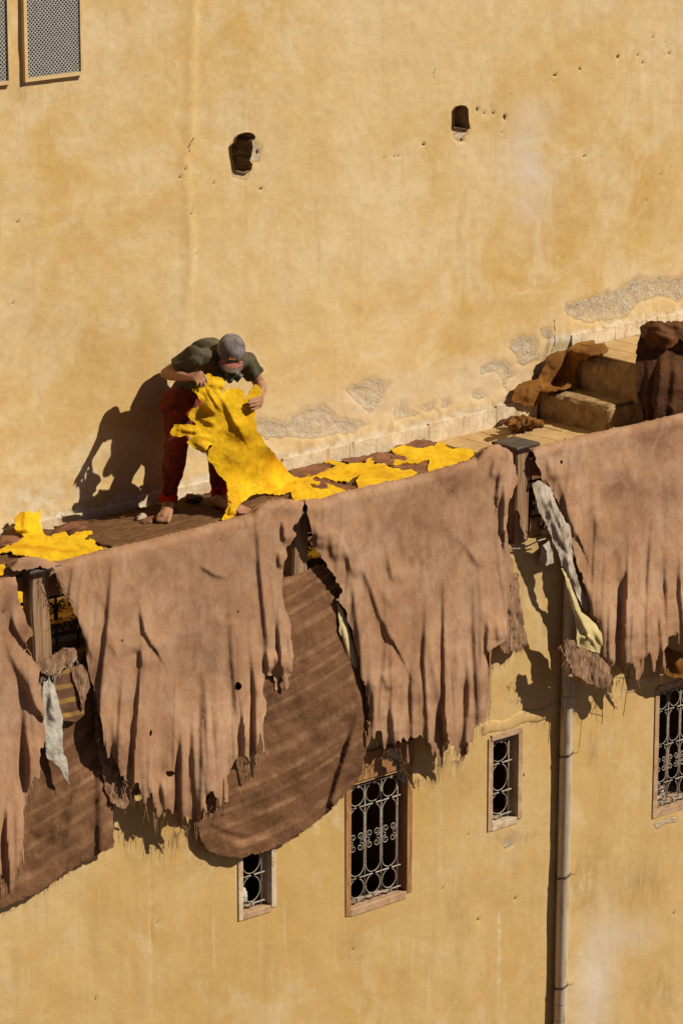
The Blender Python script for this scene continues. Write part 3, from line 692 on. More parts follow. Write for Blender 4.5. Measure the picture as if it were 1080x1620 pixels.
# brown lintel plank of the tall window, and the rough plaster beams above the others
b = MB(); b.box((-1.54, YW - .014, -1.342), (-.985, YW + .08, -1.17), .004); bevel(b.build('lintel', M['frame_brown'], lower), .006)
def beam(x0, x1, z0, h, d, seed):
    n = 40; rnd = np.random.RandomState(seed); b = MB(); k = 10; v = []; f = []
    for i in range(n):
        x = x0 + (x1 - x0) * i / (n - 1); hh = h * (1 + .25 * float(fbm(np.array(i * .22), np.array(1.0), 3, seed))); dd = d * (1 + .5 * float(fbm(np.array(i * .3), np.array(4.0), 3, seed + 3)))
        if i in (0, n - 1): dd *= .3; hh *= .8
        for j in range(k):
            a_ = math.pi * j / (k - 1) - math.pi / 2
            v.append((x, YW + .03 - (.03 + dd) * math.cos(a_) ** .28 + rnd.uniform(-.002, .002), z0 + hh / 2 * math.sin(a_) + .012 * math.sin(i * .4)))
    for i in range(n - 1):
        for j in range(k - 1): f.append((i * k + j, (i + 1) * k + j, (i + 1) * k + j + 1, i * k + j + 1))
    b.add(v, f); b.build('plaster_beam', M['wall_l'], lower, True)
M['cream_beam'] = mat_simple('rose_cream_render', (0.48, 0.335, 0.18), (0.60, 0.45, 0.28), 6, 6, 0.95, 0.15, 0.5, 60, 0.006, c3=(0.34, 0.20, 0.11))
beam(-.42, .28, -1.255, .085, .007, 3); beam(.82, 2.3, -1.262, .095, .008, 5)

# ---- terrace slab, tiles, skirting
sl_ = MB(); sl_.box((-9, -1.535, -.4), (9, .05, FLOOR - .012)); fl = sl_.build('terrace_floor', M['tile']); tag(fl, kind='structure')
b = MB(); b.box((-9, -1.565, -.10), (9, -1.5355, FLOOR + .004), 0); e = bevel(b.build('edge_strip', M['cream'], fl), .006)
tm = MB(); tm.box((0, 0, 0), (.1975, .1975, .0125)); tme = None
for i in range(6):
    for j in range(7):
        x = .78 + i * .2; y = -.20 - j * .2
        if tme is None:
            o = tm.build('tile', M['tile'], None); bevel(o, .003, 1); tme = o.data; o.parent = fl
        else:
            o = bpy.data.objects.new('tile', tme); COL.objects.link(o); o.parent = fl; bevel(o, .003, 1)
        o.location = (x, y, FLOOR - .0125 + random.uniform(-.001, .0015)); o.rotation_euler = (random.uniform(-.006, .006), random.uniform(-.006, .006), random.uniform(-.01, .01))
def skirt(x0, x1, zb, ztop, w, mat):
    x = x0
    while x < x1 - .01:
        ww = w * random.uniform(.9, 1.1); z1 = ztop(x + ww / 2); y = -.034 + random.uniform(-.002, .002)
        b = MB(); b.box((x + .0008, y, zb), (min(x + ww, x1) - .0008, .03, z1 + random.uniform(-.005, .004)), .0025)
        bevel(b.build('skirting_tile', mat, upper), .003); x += ww
M['skirt'] = None
t = NT('limewashed_skirting', 0.9, 0.15)
c = t.ramp(t.noise(7, 6, 0.65), [(0.32, (0.52, 0.41, 0.27)), (0.55, (0.68, 0.57, 0.41)), (0.72, (0.74, 0.65, 0.50))])
c = t.mix(t.math('MULTIPLY', t.ramp(t.noise(9, 5, 0.6, vec=t.mapv((3.5, 3.5, 0.35))), [(0.55, 0.0), (0.66, 1.0)]), 0.6), c, (0.36, 0.19, 0.10))
c = t.mix(t.math('MULTIPLY', t.ramp(t.noise(40, 5, 0.7), [(0.36, 1.0), (0.5, 0.0)]), 0.4), c, (0.40, 0.28, 0.16))
M['skirt'] = t.done(c, t.bump(t.noise(35, 5, 0.7), 0.6, 0.008))
skirt(-6, 1.72, -.02, lambda x: float(np.interp(x, [-2.7, -2.03, -.53, .57, 1.43, 1.8], [.074, .072, .122, .135, .157, .165])), .62, M['skirt'])
skirt(2.03, 6, .44, lambda x: .54, .105, M['skirt'])

# ---- steps going up along the wall, the landing and the low wall beside it
def block(name, a, c, mat, parent, sub=12, amp=.012, seed=1, crumble=None):
    bm = bmesh.new(); bmesh.ops.create_cube(bm, size=1)
    for v in bm.verts: v.co = Vector([(a[k] + c[k]) / 2 + v.co[k] * (c[k] - a[k]) for k in range(3)])
    bmesh.ops.bevel(bm, geom=bm.edges[:], offset=.014, segments=2, affect='EDGES')
    bmesh.ops.subdivide_edges(bm, edges=[e for e in bm.edges if e.calc_length() > .05], cuts=sub, use_grid_fill=True)
    co = np.array([v.co[:] for v in bm.verts]); bm.normal_update(); no = np.array([v.normal[:] for v in bm.verts])
    n = fbm(co[:, 0] * 14 + co[:, 2] * 9, co[:, 1] * 14 + co[:, 2] * 7, 4, seed)
    co = co + no * (n * amp)[:, None]
    if crumble is not None:       # broken leading edge
        ex = np.clip(1 - (co[:, 0] - a[0]) / .05, 0, 1) * np.clip(1 - (c[2] - co[:, 2]) / .07, 0, 1)
        k = np.clip(fbm(co[:, 1] * 16, co[:, 1] * 0 + 3, 3, seed + 5) + .35, 0, 1) * ex
        co[:, 0] += k * .05; co[:, 2] -= k * .028
    for v, q in zip(bm.verts, co): v.co = q
    me = bpy.data.meshes.new(name); bm.to_mesh(me); bm.free()
    me.polygons.foreach_set('use_smooth', np.ones(len(me.polygons), dtype=bool)); me.materials.append(mat)
    o = obj(name, me); return place(o, parent)
st = empty('terrace_stairs', (1.76, -.3, FLOOR)); tag(st, 'two worn crumbling masonry steps climbing along the wall to a landing', 'stairs')
block('step', (1.735, -.66, -.02), (2.10, -.005, .205), M['stone'], st, 14, .010, 4, 1)
block('step', (1.985, -.70, .05), (2.40, -.006, .432), M['stone'], st, 14, .008, 9, 1)
block('landing', (2.30, -.72, .0), (6.0, -.007, .428), M['tile'], st, 10, .004, 12)
tl = None
for i in range(12):
    for j in range(4):
        o = bpy.data.objects.new('landing_tile', tme); COL.objects.link(o); place(o, st); bevel(o, .003, 1)
        o.location = (2.03 + i * .2, -.21 - j * .17 , .432 + random.uniform(-.001, .001)); o.rotation_euler = (0, 0, random.uniform(-.01, .01)); o.scale = (1, .85, 1)
lw = MB(); lw.box((2.03, -1.12, -.02), (6, -.745, .50)); o = lw.build('low_wall', M['stone']); tag(o, 'low masonry wall beside the landing under dark leather', 'wall')

# ---- rain pipe
pp = empty('drain_pipe', (.30, YW - .048, -7)); tag(pp, 'grey beige vertical rain pipe tied to the lower wall with wire', 'pipe')
pts = [pY(896, 1040, YW - .048), pY(895, 1183, YW - .048), pY(887, 1541, YW - .048)]
d = (pts[2] - pts[1]).normalized()
zz = [-.35, -1.17, -3.19, -3.30, -7]
def pipept(z): return pts[1] + d * ((z - pts[1].z) / d.z)
for k in range(4):
    m_ = MB(); m_.tube([pipept(zz[k]), pipept(zz[k + 1] + .004)], [.039, .039] if k % 2 == 0 else [.0405, .0405], 28); autosmooth(m_.build('pipe_section', M['pipe'], pp))
for y_ in (1193, 1384, 1557):
    p = pipept(float(onY(890, y_, YW - .048)[2])); m_ = MB()
    ring = [(p.x + .0425 * math.cos(a_), p.y + .0425 * math.sin(a_), p.z + .012 * math.sin(a_ * 1.0 + 2)) for a_ in np.linspace(0, 2 * math.pi, 25)]
    m_.tube(ring, .003, 6); ring2 = [(q[0], q[1], q[2] - .008 + .004 * math.sin(i)) for i, q in enumerate(ring)]; m_.tube(ring2, .0026, 6)
    m_.tube([(p.x + .03, p.y - .03, p.z), (p.x + .045, p.y - .045, p.z + .002), (p.x + .056, p.y - .05, p.z + .012)], .002, 5)
    m_.tube([(p.x + .02, p.y + .03, p.z), (p.x + .03, YW + .01, p.z + .01)], .003, 5)
    m_.build('wire_tie', M['wire'], pp, True)

# ================================================================== RAILING, POSTS
YR = -1.645                   # line of the railing
RZ = 0.365
rail = empty('iron_railing', (0, YR, ZT)); tag(rail, 'low black iron railing with scrolls along the terrace edge under the hides', 'railing')
for z_, r_ in ((RZ, .022), (.20, .010), (-.02, .012)):
    m_ = MB(); m_.tube([(-7, YR, z_), (6, YR, z_)], r_, 8); m_.build('rail_bar', M['iron'], rail, True)
mbar = MB(); mbar.tube([(0, 0, -.12), (0, 0, RZ)], .0085, 6); bar0 = None
msc = MB()
for sx in (-1, 1):
    for sz in (-1, 1): msc.tube(spiral((sx * .034, 0, .09 + sz * .050), .034, 1.4, R(-90 * sz), sx * sz), .0048, 6)
    msc.tube([(sx * .066, 0, .09 + .055 * math.sin(R(a_))) if abs(a_) == 90 else (sx * (.012 + .054 * math.cos(R(a_))), 0, .09 + .09 * math.sin(R(a_))) for a_ in range(-80, 81, 16)], .0045, 6)
for i in range(52):
    x = -5.06 + i * .15
    if bar0 is None:
        bar0 = mbar.build('baluster', M['iron'], rail, True); sc0 = msc.build('scroll', M['iron'], rail, True)
        b_, s_ = bar0, sc0
    else:
        b_ = bpy.data.objects.new('baluster', bar0.data); s_ = bpy.data.objects.new('scroll', sc0.data)
        for q in (b_, s_): COL.objects.link(q); place(q, rail)
    b_.location = (x, YR, 0); s_.location = (x + .075, YR, 0)
def post(pxb, wid, top_px, label, cap=True):
    zt = float(onY(pxb, top_px, YR - .05)[2]); x = float(onY(pxb, top_px, YR - .05)[0])
    p = empty('railing_post', (x, YR - .05, ZT)); tag(p, label, 'post', 'wooden posts of the railing')
    bm = bmesh.new(); bmesh.ops.create_cube(bm, size=1)
    for v in bm.verts: v.co = Vector((x + v.co.x * wid, YR - .052 + v.co.y * .085, (ZT + zt) / 2 + v.co.z * (zt - ZT)))
    bmesh.ops.bevel(bm, geom=bm.edges[:], offset=.007, segments=2, affect='EDGES')
    bmesh.ops.subdivide_edges(bm, edges=[e for e in bm.edges if e.calc_length() > .2], cuts=24)
    for v in bm.verts: v.co.x += .004 * math.sin(v.co.z * 9 + x); v.co.y += .003 * math.sin(v.co.z * 13 + 2 * x)
    me = bpy.data.meshes.new('timber'); bm.to_mesh(me); bm.free(); me.materials.append(M['wood'])
    bevel(place(obj('timber', me), p), .003, 1)
    if cap:
        c_ = MB(); c_.box((x - wid * .85, YR - .14, zt + .002), (x + wid * .85, YR + .085, zt + .020), .004); bevel(c_.build('cap', M['metal_dark'], p), .006)
    b = MB(); b.box((x - wid * .5 - .02, YR - .01, zt - .10), (x + wid * .5 + .035, YR + .05, zt - .03)); bevel(b.build('bracket', M['metal_dark'], p), .004)
    return x, zt
post(57, .125, 899, 'weathered pale wooden post at the left beside the iron scrolls')
post(468, .115, 809, 'weathered wooden post between the two middle hides')
post(819, .115, 705, 'dark wooden post with slanted metal cap above bare wall')

# ================================================================== HANGING SKINS AND RUGS
def drape_map(Y0, poly, top, lines, fold=0.02, fscale=.05, seed=0, flare=0.03, rail_r=0.075, wob=.010, top_on=True, yref=(800, 1250)):
    tx = [p[0] for p in top]; ty = [p[1] for p in top]
    def f(px, py):
        crest = np.interp(px, tx, ty)
        d = np.maximum(py - crest, 0)                                # px below the rail
        h = np.zeros(px.shape)
        lo = np.clip((d - 20) / 330, 0, 1)                           # folds deepen on the way down
        wxp = px + 14 * fbm(px * .012, py * .006, 3, seed + 3)
        ph = px * fscale * 2.0 + 5.5 * fbm(px * .010, py * .0022, 2, seed + 5); ph2 = px * fscale * 5.2 + 6 * fbm(px * .02, py * .004, 2, seed + 8)
        am = np.clip(.55 + 1.6 * vn(px * .013, py * .004, seed + 21), .1, 1.2)
        h += fold * .55 * lo ** 1.3 * am * np.sin(ph) + fold * .18 * np.clip(lo * 1.5 - .5, 0, 1) * am * np.sin(ph2)
        h += .004 * lo * fbm(px * .09, py * .008, 3, seed + 25)
        h += wob * fbm(px * .016, py * .013, 3, seed + 12) + .0030 * fbm(px * .07, py * .035, 3, seed + 15) + .006 * np.abs(fbm(px * .03 + py * .012, py * .012 - px * .006, 2, seed + 18))
        h += creases(px, py, lines)
        h += flare * lo
        y = -(Y0 - h * np.clip(d / 25, 0, 1))                        # distance in front of y = 0
        Rp = rail_r * 245
        q = np.clip(1 - d / Rp, 0, 1)
        y = y - (rail_r * 1.0) * (1 - np.sqrt(np.maximum(1 - q * q, 0)))
        return onY(px, py, -y)
    return f
def back_strip(o, top, Y0, rail_r, mat, drop=.22, seed=0):
    """the part of a skin that goes over the rail and hangs down behind it"""
    P = np.array(top, float); xs_ = np.arange(P[0, 0], P[-1, 0] + .1, 4.0); ys_ = np.interp(xs_, P[:, 0], P[:, 1]) + 1.0
    base = onY(xs_, ys_, Y0 + rail_r); v = []; f = []; rows = 9
    for k in range(rows):
        t_ = k / (rows - 1)
        dy = .06 * math.sin(min(t_ * 4, 1) * math.pi / 2); dz = -.012 * (t_ > 0) - drop * max(t_ - .15, 0) ** 1.0
        n = .010 * fbm(xs_ * .06, xs_ * 0 + t_ * 2, 3, seed)
        for i in range(len(xs_)): v.append((base[i][0], base[i][1] + dy + n[i] * t_, base[i][2] + dz * (1 + .5 * float(n[i]) * 20)))
    m_ = len(xs_)
    f = [(k * m_ + i, k * m_ + i + 1, (k + 1) * m_ + i + 1, (k + 1) * m_ + i) for k in range(rows - 1) for i in range(m_ - 1)]
    me = mesh('back_flap', v, f); me.materials.append(mat); b = obj('back_flap', me)
    s_ = b.modifiers.new('thick', 'SOLIDIFY'); s_.thickness = .004; s_.offset = 0
    b.parent = o; return b
def fringe(parent, spots, Y0, mat, seed, lmin=5, lmax=30, rr=.0013, name='fringe', spread=.07):
    """frayed threads hanging from places along a torn edge (spots = px polyline)"""
    rnd = random.Random(seed); P = np.array(spots, float); seg = np.hypot(*(P[1:] - P[:-1]).T); cum = np.concatenate([[0], np.cumsum(seg)])
    b = MB(); n = int(cum[-1] / 2.2)
    for _ in range(n):
        s_ = rnd.random() * cum[-1]; x = np.interp(s_, cum, P[:, 0]); y = np.interp(s_, cum, P[:, 1]) - rnd.uniform(1, 5)
        L = rnd.uniform(lmin, lmax) * rnd.random() ** 1.6 + 3; sw = rnd.gauss(0, spread); yo = Y0 - rnd.uniform(-.02, .03); cv = rnd.gauss(0, .05)
        pts = [pY(x + sw * L * t_ + cv * L * t_ * t_ * 2, y + L * t_, yo - .01 * rnd.random() * t_) for t_ in (0, .35, .7, 1)]
        b.tube(pts, [rr * 1.4, rr * 1.1, rr * .9, rr * .5], 3, False)
    o = b.build(name, mat); tag(o, kind='stuff')
    if parent is not None: o.parent = parent
    return o
def set_dark(o, fn):
    """worn darker staining carried as a point attribute"""
    n = len(o.data.vertices); co = np.empty(n * 3, np.float32); o.data.vertices.foreach_get('co', co); co = co.reshape(-1, 3)
    px, py = projpx(co.astype(float)); attr(o.data, 'dark', np.clip(fn(px, py), 0, 1))
def blobs(bl): return lambda px, py: sum(a * np.clip(1.2 - np.hypot((px - x) / rx, (py - y) / ry), 0, 1) for x, y, rx, ry, a in bl)
YH = -1.795

# striped rug at the left
RA = [(40,1062),(100,1040),(140,1030),(150,1090),(152,1140),(162,1220),(178,1265),(181,1340),(157,1349),(120,1370),(60,1412),(0,1438),(-90,1466),(-90,1090)]
def rugA(px, py):
    h = creases(px, py, [([(160,1080),(158,1200),(160,1345)], .022, 4, 16), ([(135,1215),(105,1290),(70,1345)], .014, 4, 16), ([(120,1180),(80,1260),(45,1330)], .012, 4, 14), ([(150,1180),(120,1260),(100,1365)], .014, 4, 16), ([(90,1130),(60,1200),(20,1270)], .010, 4, 14), ([(60,1300),(40,1360),(20,1425)], .012, 4, 14), ([(-20,1200),(-30,1300),(-40,1440)], .014, 5, 16)])
    h = h + .028 * fbm(px * .02, py * .012, 3, 70) + .004 * fbm(px * .08, py * .08, 3, 71) + .03 * np.clip((py - 1150) / 250, 0, 1)
    return onY(px, py, -1.755 - h)
o = sheet('striped_rug', RA, rugA, 3.0, 2.0, 1, mat=M['rug'], thick=.005, seed=3, uv=lambda x, y: (x - .5 * y, y + .52 * x - 12 * np.sin(np.clip((x + 90) / 270, 0, 1) * math.pi)))
tag(o, 'dark brown striped wool rug hanging at the lower left edge', 'rug')
fringe(o, [(-60,1456),(0,1438),(60,1412),(120,1370),(157,1349)], -1.785, M['thread_dark'], 5, 3, 10, .0010)
# striped rug in the middle
RB = [(438,917),(470,907),(511,891),(522,902),(531,935),(541,965),(549,1005),(562,1060),(576,1092),(580,1130),(579,1170),(577,1190),(573,1218),(562,1238),(544,1260),(524,1280),(492,1306),(460,1328),(437,1340),(417,1348),(379,1356),(349,1354),(330,1345),(318,1328),(314,1305),(330,1260),(360,1180),(400,1080),(425,1000)]
def rugB(px, py):
    h = creases(px, py, [([(577,1085),(562,1150),(545,1205),(526,1268)], .030, 4, 22), ([(322,1306),(350,1328),(385,1340),(440,1328)], -.030, 5, 16), ([(318,1290),(350,1310),(400,1322)], .015, 4, 12), ([(470,1190),(430,1240),(380,1270)], .008, 5, 18), ([(520,905),(470,920),(440,930)], .012, 3, 9),
                         ([(452,960),(440,1050),(420,1150)], .012, 5, 20), ([(500,930),(490,1040),(470,1160)], .010, 6, 22), ([(545,1030),(520,1120),(490,1200),(440,1270)], .012, 5, 20), ([(530,1150),(500,1220),(450,1290)], .010, 5, 18), ([(380,1200),(360,1260),(350,1320)], .012, 5, 16), ([(470,1000),(500,1010),(540,1000)], -.006, 4, 14), ([(360,1285),(420,1290),(480,1260)], -.012, 4, 12)])
    h = h + .032 * fbm(px * .015, py * .012, 3, 75) + .005 * fbm(px * .07, py * .07, 3, 76)
    h = h + .060 * np.sin(np.clip((py - 905) / 440, 0, 1) * math.pi) ** 1.0 + .010
    return onY(px, py, -1.745 - h)
o = sheet('striped_rug', RB, rugB, 2.8, 2.0, 1, mat=M['rug'], thick=.005, seed=4, uv=lambda x, y: (x - .5 * y, y + .50 * x + 6 - 15 * np.sin(np.clip((x - 320) / 260, 0, 1) * math.pi)))
tag(o, 'brown striped wool rug sagging between the two middle hides', 'rug')
fringe(o, [(330,1345),(379,1356),(437,1340),(492,1306),(544,1260)], -1.77, M['thread_dark'], 6, 3, 8, .0010)
# small striped cloth piece behind the sack strip
o = sheet('striped_cloth', [(84,1060),(128,1052),(134,1080),(133,1130),(120,1142),(90,1139),(84,1100)], lambda x, y: onY(x, y, -1.785 - .01 * fbm(x * .05, y * .05, 3, 9)), 2.2, .8, 1, mat=M['stripecloth'] if 'stripecloth' in M else M['rug'], thick=.006, uv=lambda x, y: (x, y * 1.3 + .26 * x + 10))
tag(o, 'small brown cloth with yellow bands hanging below the iron scrolls', 'cloth')

HIDES = 'pink brown hides hung over the railing'
# ---- hide at the left edge
top = [(-110,942),(-40,925),(0,915),(12,910),(25,911)]
H1 = [(-110,942),(-40,925),(0,915),(12,910),(25,910),(28,935),(31,953),(39,972),(45,987),(52,1003),(44,1012),(42,1025),(56,1047),(64,1060),(62,1080),(68,1113),(72,1160),(65,1187),(63,1232),(54,1228),(47,1247),(43,1270),(37,1283),(35,1317),(34,1362),(25,1383),(17,1397),(13,1412),(3,1396),(-20,1400),(-50,1420),(-110,1410)]
L1 = [([(20,955),(24,990),(38,1015)], .024, 3, 12), ([(8,1000),(22,1040),(38,1075),(60,1120)], .018, 4, 18), ([(28,1030),(45,1080),(62,1125)], .016, 4, 16), ([(46,1150),(50,1200),(49,1245)], .024, 4, 15), ([(12,1210),(13,1300),(14,1400)], .026, 4, 15), ([(26,1220),(29,1300),(31,1370)], .020, 4, 13), ([(-10,1100),(-8,1250),(-6,1390)], .02, 4, 16), ([(-60,1000),(-50,1200),(-45,1400)], .02, 5, 20)]
o = sheet('hanging_hide', H1, drape_map(YH, H1, top, L1 + pleats(H1, 1, -90, 66) + pleats(H1, 51, -90, 70, .0025, .0100, (5, 11), (60, 260), .12, (1.6, 2.6), (4, 8)), .022, .055, 101), 2.1, 2.0, .35, [(5,966,2.2,5,.1)], M['hide'], .004, 101, tatter=(1190, 1400, 10))
tag(o, 'pink brown hide with narrow folded hem, cut off by the left edge', 'hide', HIDES)
set_dark(o, blobs([(12, 960, 16, 50, .7), (40, 1000, 14, 25, .8), (10, 1390, 30, 20, .9), (50, 1240, 20, 16, .6)]))
back_strip(o, top, YH, .075, M['hide'], .25, 1)
fringe(o, [(63,1230),(47,1247),(36,1285),(34,1360),(17,1396),(-20,1400)], YH - .03, M['thread'], 11, 6, 40)
# ---- second hide, largest
top2 = [(17,896),(28,885),(40,883),(56,882),(67,884),(80,888),(88,889),(130,879),(169,869),(236,854),(287,841),(354,824),(398,811.5),(410,801),(419,796),(445,789),(472,793),(486,793)]
H2 = [(17,896),(28,884),(40,882),(56,881),(67,883),(80,888),(88,889),(130,879),(169,869),(236,854),(287,841),(354,824),(398,811.5),(410,801),(419,795.5),(445,788),(472,792),(486,792),(478,806),(476,818),(469,827),(465,829),(464,836),(468,847),(464,852),(452,867),(454,879),(450,886),(446,908),(445,930),(450,958),(458,987),(460,1017),(465,1036),(461,1065),(454,1092),(448,1080),(444,1066),(436,1090),(434,1066),(419,1069),(417,1087),(421,1124),(419,1154),(424,1195),(413,1189),(410,1160),(402,1200),(398,1228),(395,1202),(387,1198),(369,1206),(357,1228),(358,1269),(352,1279),(345,1262),(335,1252),(327,1262),(326,1280),(317,1284),(310,1306),(303,1296),(293,1296),(289,1313),(282,1296),(269,1282),(261,1281),(252,1295),(245,1274),(239,1256),(232,1280),(226,1266),(219,1239),(207,1247),(190,1222),(172,1198),(167,1169),(154,1124),(148,1087),(141,1061),(136,1017),(124,980),(113,958),(97,930),(86,899),(66,897),(50,899),(30,903),(20,904)]
z3 = lambda pts: zoomed(pts, 80, 780, 2.7)
L2 = [(z3([(388,440),(392,520),(405,590),(435,645)]), .020, 2.6, 12), (z3([(340,640),(390,680),(405,760)]), .013, 3, 12), (z3([(780,362),(700,345),(630,300)]), -.012, 3, 14), (z3([(650,700),(668,830),(676,1000),(682,1270)]), .034, 4.5, 18), (z3([(545,830),(562,1000),(570,1200),(572,1420)]), .034, 5, 18), (z3([(600,880),(615,1050),(622,1250),(640,1370)]), .020, 4, 14),
      (z3([(520,840),(528,1000),(533,1200)]), .012, 4, 14), (z3([(825,900),(832,1000),(832,1140)]), .022, 4, 12), (z3([(876,860),(884,980),(888,1100)]), .026, 4, 12), (z3([(925,660),(932,720),(936,770)]), .018, 3, 10), (z3([(962,660),(968,720),(970,775)]), .022, 3, 10), (z3([(1005,560),(1025,640),(1030,760)]), .02, 3, 9), (z3([(118,490),(150,600),(190,730)]), .014, 4, 14), (z3([(235,570),(262,640),(300,720)]), .012, 4, 14),
      (z3([(265,900),(275,1000),(285,1150)]), .020, 4, 12), (z3([(370,900),(395,1050),(400,1200),(405,1320)]), .018, 4, 14), (z3([(425,1180),(430,1260),(455,1380)]), .020, 3, 11), (z3([(470,1180),(480,1260),(495,1350)]), .018, 3, 11), (z3([(740,900),(742,1050),(735,1200)]), .012, 5, 16), (z3([(600,480),(720,560),(860,580)]), -.006, 6, 24), (z3([(990,90),(1000,180),(1002,225)]), .022, 2.6, 9), (z3([(975,230),(980,290),(985,330)]), .016, 2.6, 8),
      (z3([(440,520),(430,620),(420,700)]), -.006, 6, 20), (z3([(880,330),(870,450),(880,560)]), .005, 5, 18), (z3([(560,280),(545,400),(555,520)]), .004, 6, 18), (z3([(180,380),(240,480),(260,540)]), .006, 5, 18)]
o = sheet('hanging_hide', H2, drape_map(YH, H2, top2, L2 + pleats(H2, 2, 160, 455) + pleats(H2, 52, 100, 462, .0025, .0100, (5, 11), (60, 260), .12, (1.6, 2.6), (4, 8)), .020, .050, 131, .035), 2.0, 2.0, .35, [(238,1160,2.2,5.5,.15),(377,1086,5,7.5,0),(269,1224,6.5,5,0),(193,1013,1.6,3,.3),(376,968,1.4,3,.3),(291,1092,1.3,1.3,0)], M['hide'], .004, 131, tatter=(1060, 1280, 9))
big = o
tag(o, 'largest pink brown hide with torn fringed hem, below the bending worker', 'hide', HIDES)
set_dark(o, blobs([(100, 920, 22, 40, .8), (150, 1090, 14, 60, .7), (190, 1200, 30, 40, .7), (340, 1020, 60, 110, .28), (450, 805, 30, 16, .5), (270, 1290, 60, 20, .6), (410, 1190, 20, 20, .6), (45, 892, 30, 10, .7)]))
back_strip(o, top2, YH, .075, M['hide'], .22, 2)
fringe(o, [(178,1240),(205,1247),(219,1240),(232,1278),(252,1293),(269,1282),(289,1310),(310,1305),(326,1280),(352,1278),(358,1265)], YH - .035, M['thread'], 12, 6, 46)
fringe(o, [(387,1198),(398,1226),(413,1189),(424,1194)], YH - .035, M['thread'], 13, 6, 26)
fringe(o, [(434,1070),(440,1084),(454,1090),(461,1066)], YH - .03, M['thread'], 14, 4, 14)
fringe(o, [(84,900),(97,930),(113,958),(124,980)], YH, M['thread_dark'], 15, 6, 26, .0016, spread=.5)
fe = sheet('fur_edge', z3([(180,830),(205,870),(232,960),(250,1050),(262,1120),(300,1190),(345,1250),(385,1270),(350,1300),(325,1335),(300,1345),(265,1325),(235,1270),(222,1190),(200,1050),(190,930)]), lambda x, y: onY(x, y, YH + .012 - .02 * fbm(x * .09, y * .05, 3, 5) - .025 * np.clip((y - 1090) / 180, 0, 1)), 2.2, 2.5, .6, mat=M['hair'], thick=.010, seed=6)
fe.parent = o; tag(fe, 'matted brown hair side of the hide')
fringe(o, z3([(215,900),(250,1030),(262,1100),(300,1150),(330,1200),(380,1250)]), YH - .03, M['thread_dark'], 16, 6, 28, .0018, spread=.45)
fringe(o, z3([(290,1150),(330,1150),(345,1230),(300,1240)]), YH - .035, M['hair'], 17, 6, 22, .0020, spread=.6)
# ---- third hide, middle right
z4 = lambda pts: zoomed(pts, 480, 680, 2.842)
top3 = [(482,790),(500,790),(515,788),(536,780),(586,768),(631,759),(677,747),(726,733),(754,724),(764,712),(772,706),(786,703),(807,714)]
H3 = [(482,790),(500,790),(515,788),(536,780),(586,768),(631,759),(677,747),(726,733),(754,724),(764,712),(772,706),(786,703),(807,713),(812,733),(821,759),(814,772),(806,790),(799,831),(802,852),(811,891),(809,912),(803,950),(799,1010),(790,1021),(774,1027),(775,1062),(774,1102),(770,1137),(767,1155),(761,1146),(751,1158),(747,1178),(740,1168),(738,1190),(726,1208),(714,1187),(705,1182),(703,1208),(691,1214),(684,1194),(676,1170),(664,1160),(652,1162),(640,1172),(644,1200),(635,1208),(631,1183),(624,1166),(616,1186),(610,1190),(603,1183),(597,1164),(592,1169),(586,1180),(578,1172),(582,1137),(578,1085),(569,1064),(566,1036),(556,1000),(548,968),(533,948),(541,934),(526,906),(512,888),(501,870),(494,862),(491,835),(485,814)]
L3 = [(z4([(235,545),(300,690),(345,830),(395,935)]), .022, 4, 20), (z4([(195,560),(235,760),(250,900),(270,1120)]), .022, 4, 17), (z4([(378,500),(392,620),(415,710)]), .014, 3.5, 14), (z4([(125,430),(132,520),(138,600)]), .018, 3.5, 12), (z4([(170,480),(205,580),(240,680)]), .014, 3.5, 12), (z4([(660,430),(740,530),(795,610),(790,760)]), .012, 4, 18), (z4([(800,600),(806,800),(805,1000),(812,1320)]), .026, 4.5, 16), (z4([(836,800),(838,900),(835,990)]), .036, 4, 13), (z4([(868,820),(872,900),(876,960)]), .020, 4, 10),
      (z4([(555,850),(575,980),(605,1150),(640,1350)]), .024, 5, 18), (z4([(748,960),(756,1100),(745,1290),(735,1400)]), .038, 5, 18), (z4([(640,1180),(645,1300),(640,1440)]), .024, 4, 13), (z4([(312,1040),(318,1180),(320,1390)]), .022, 4, 13), (z4([(352,1080),(372,1130),(385,1180)]), .014, 3, 10), (z4([(395,1200),(405,1300),(415,1420)]), .026, 4, 12), (z4([(445,1380),(440,1430),(440,1480)]), .02, 4, 10), (z4([(440,430),(450,520),(465,600)]), .010, 4, 14),
      (z4([(862,90),(860,150),(840,230)]), .016, 3, 10), (z4([(885,130),(888,200),(872,300)]), .018, 3, 10), (z4([(908,180),(905,300),(900,450)]), .026, 3, 11), (z4([(60,420),(66,480),(60,540)]), .016, 3, 10), (z4([(30,380),(36,440),(36,500)]), .016, 3, 9), (z4([(690,900),(700,1050),(690,1180)]), .010, 5, 18), (z4([(500,700),(520,850),(540,1000)]), .008, 6, 22), (z4([(600,300),(640,420),(700,520)]), .006, 6, 22), (z4([(335,690),(380,760),(420,800)]), .008, 5, 16)]
o = sheet('hanging_hide', H3, drape_map(YH, H3, top3, L3 + pleats(H3, 3, 580, 772) + pleats(H3, 53, 490, 808, .0025, .0100, (5, 11), (60, 260), .12, (1.6, 2.6), (4, 8)), .020, .052, 161, .035), 2.0, 2.0, .35, [(631,1030,1.3,1.3,0),(715,777,1.5,1.5,0)], M['hide'], .004, 161, tatter=(1060, 1190, 10))
tag(o, 'pink brown hide with long vertical folds, above the tall brown window', 'hide', HIDES)
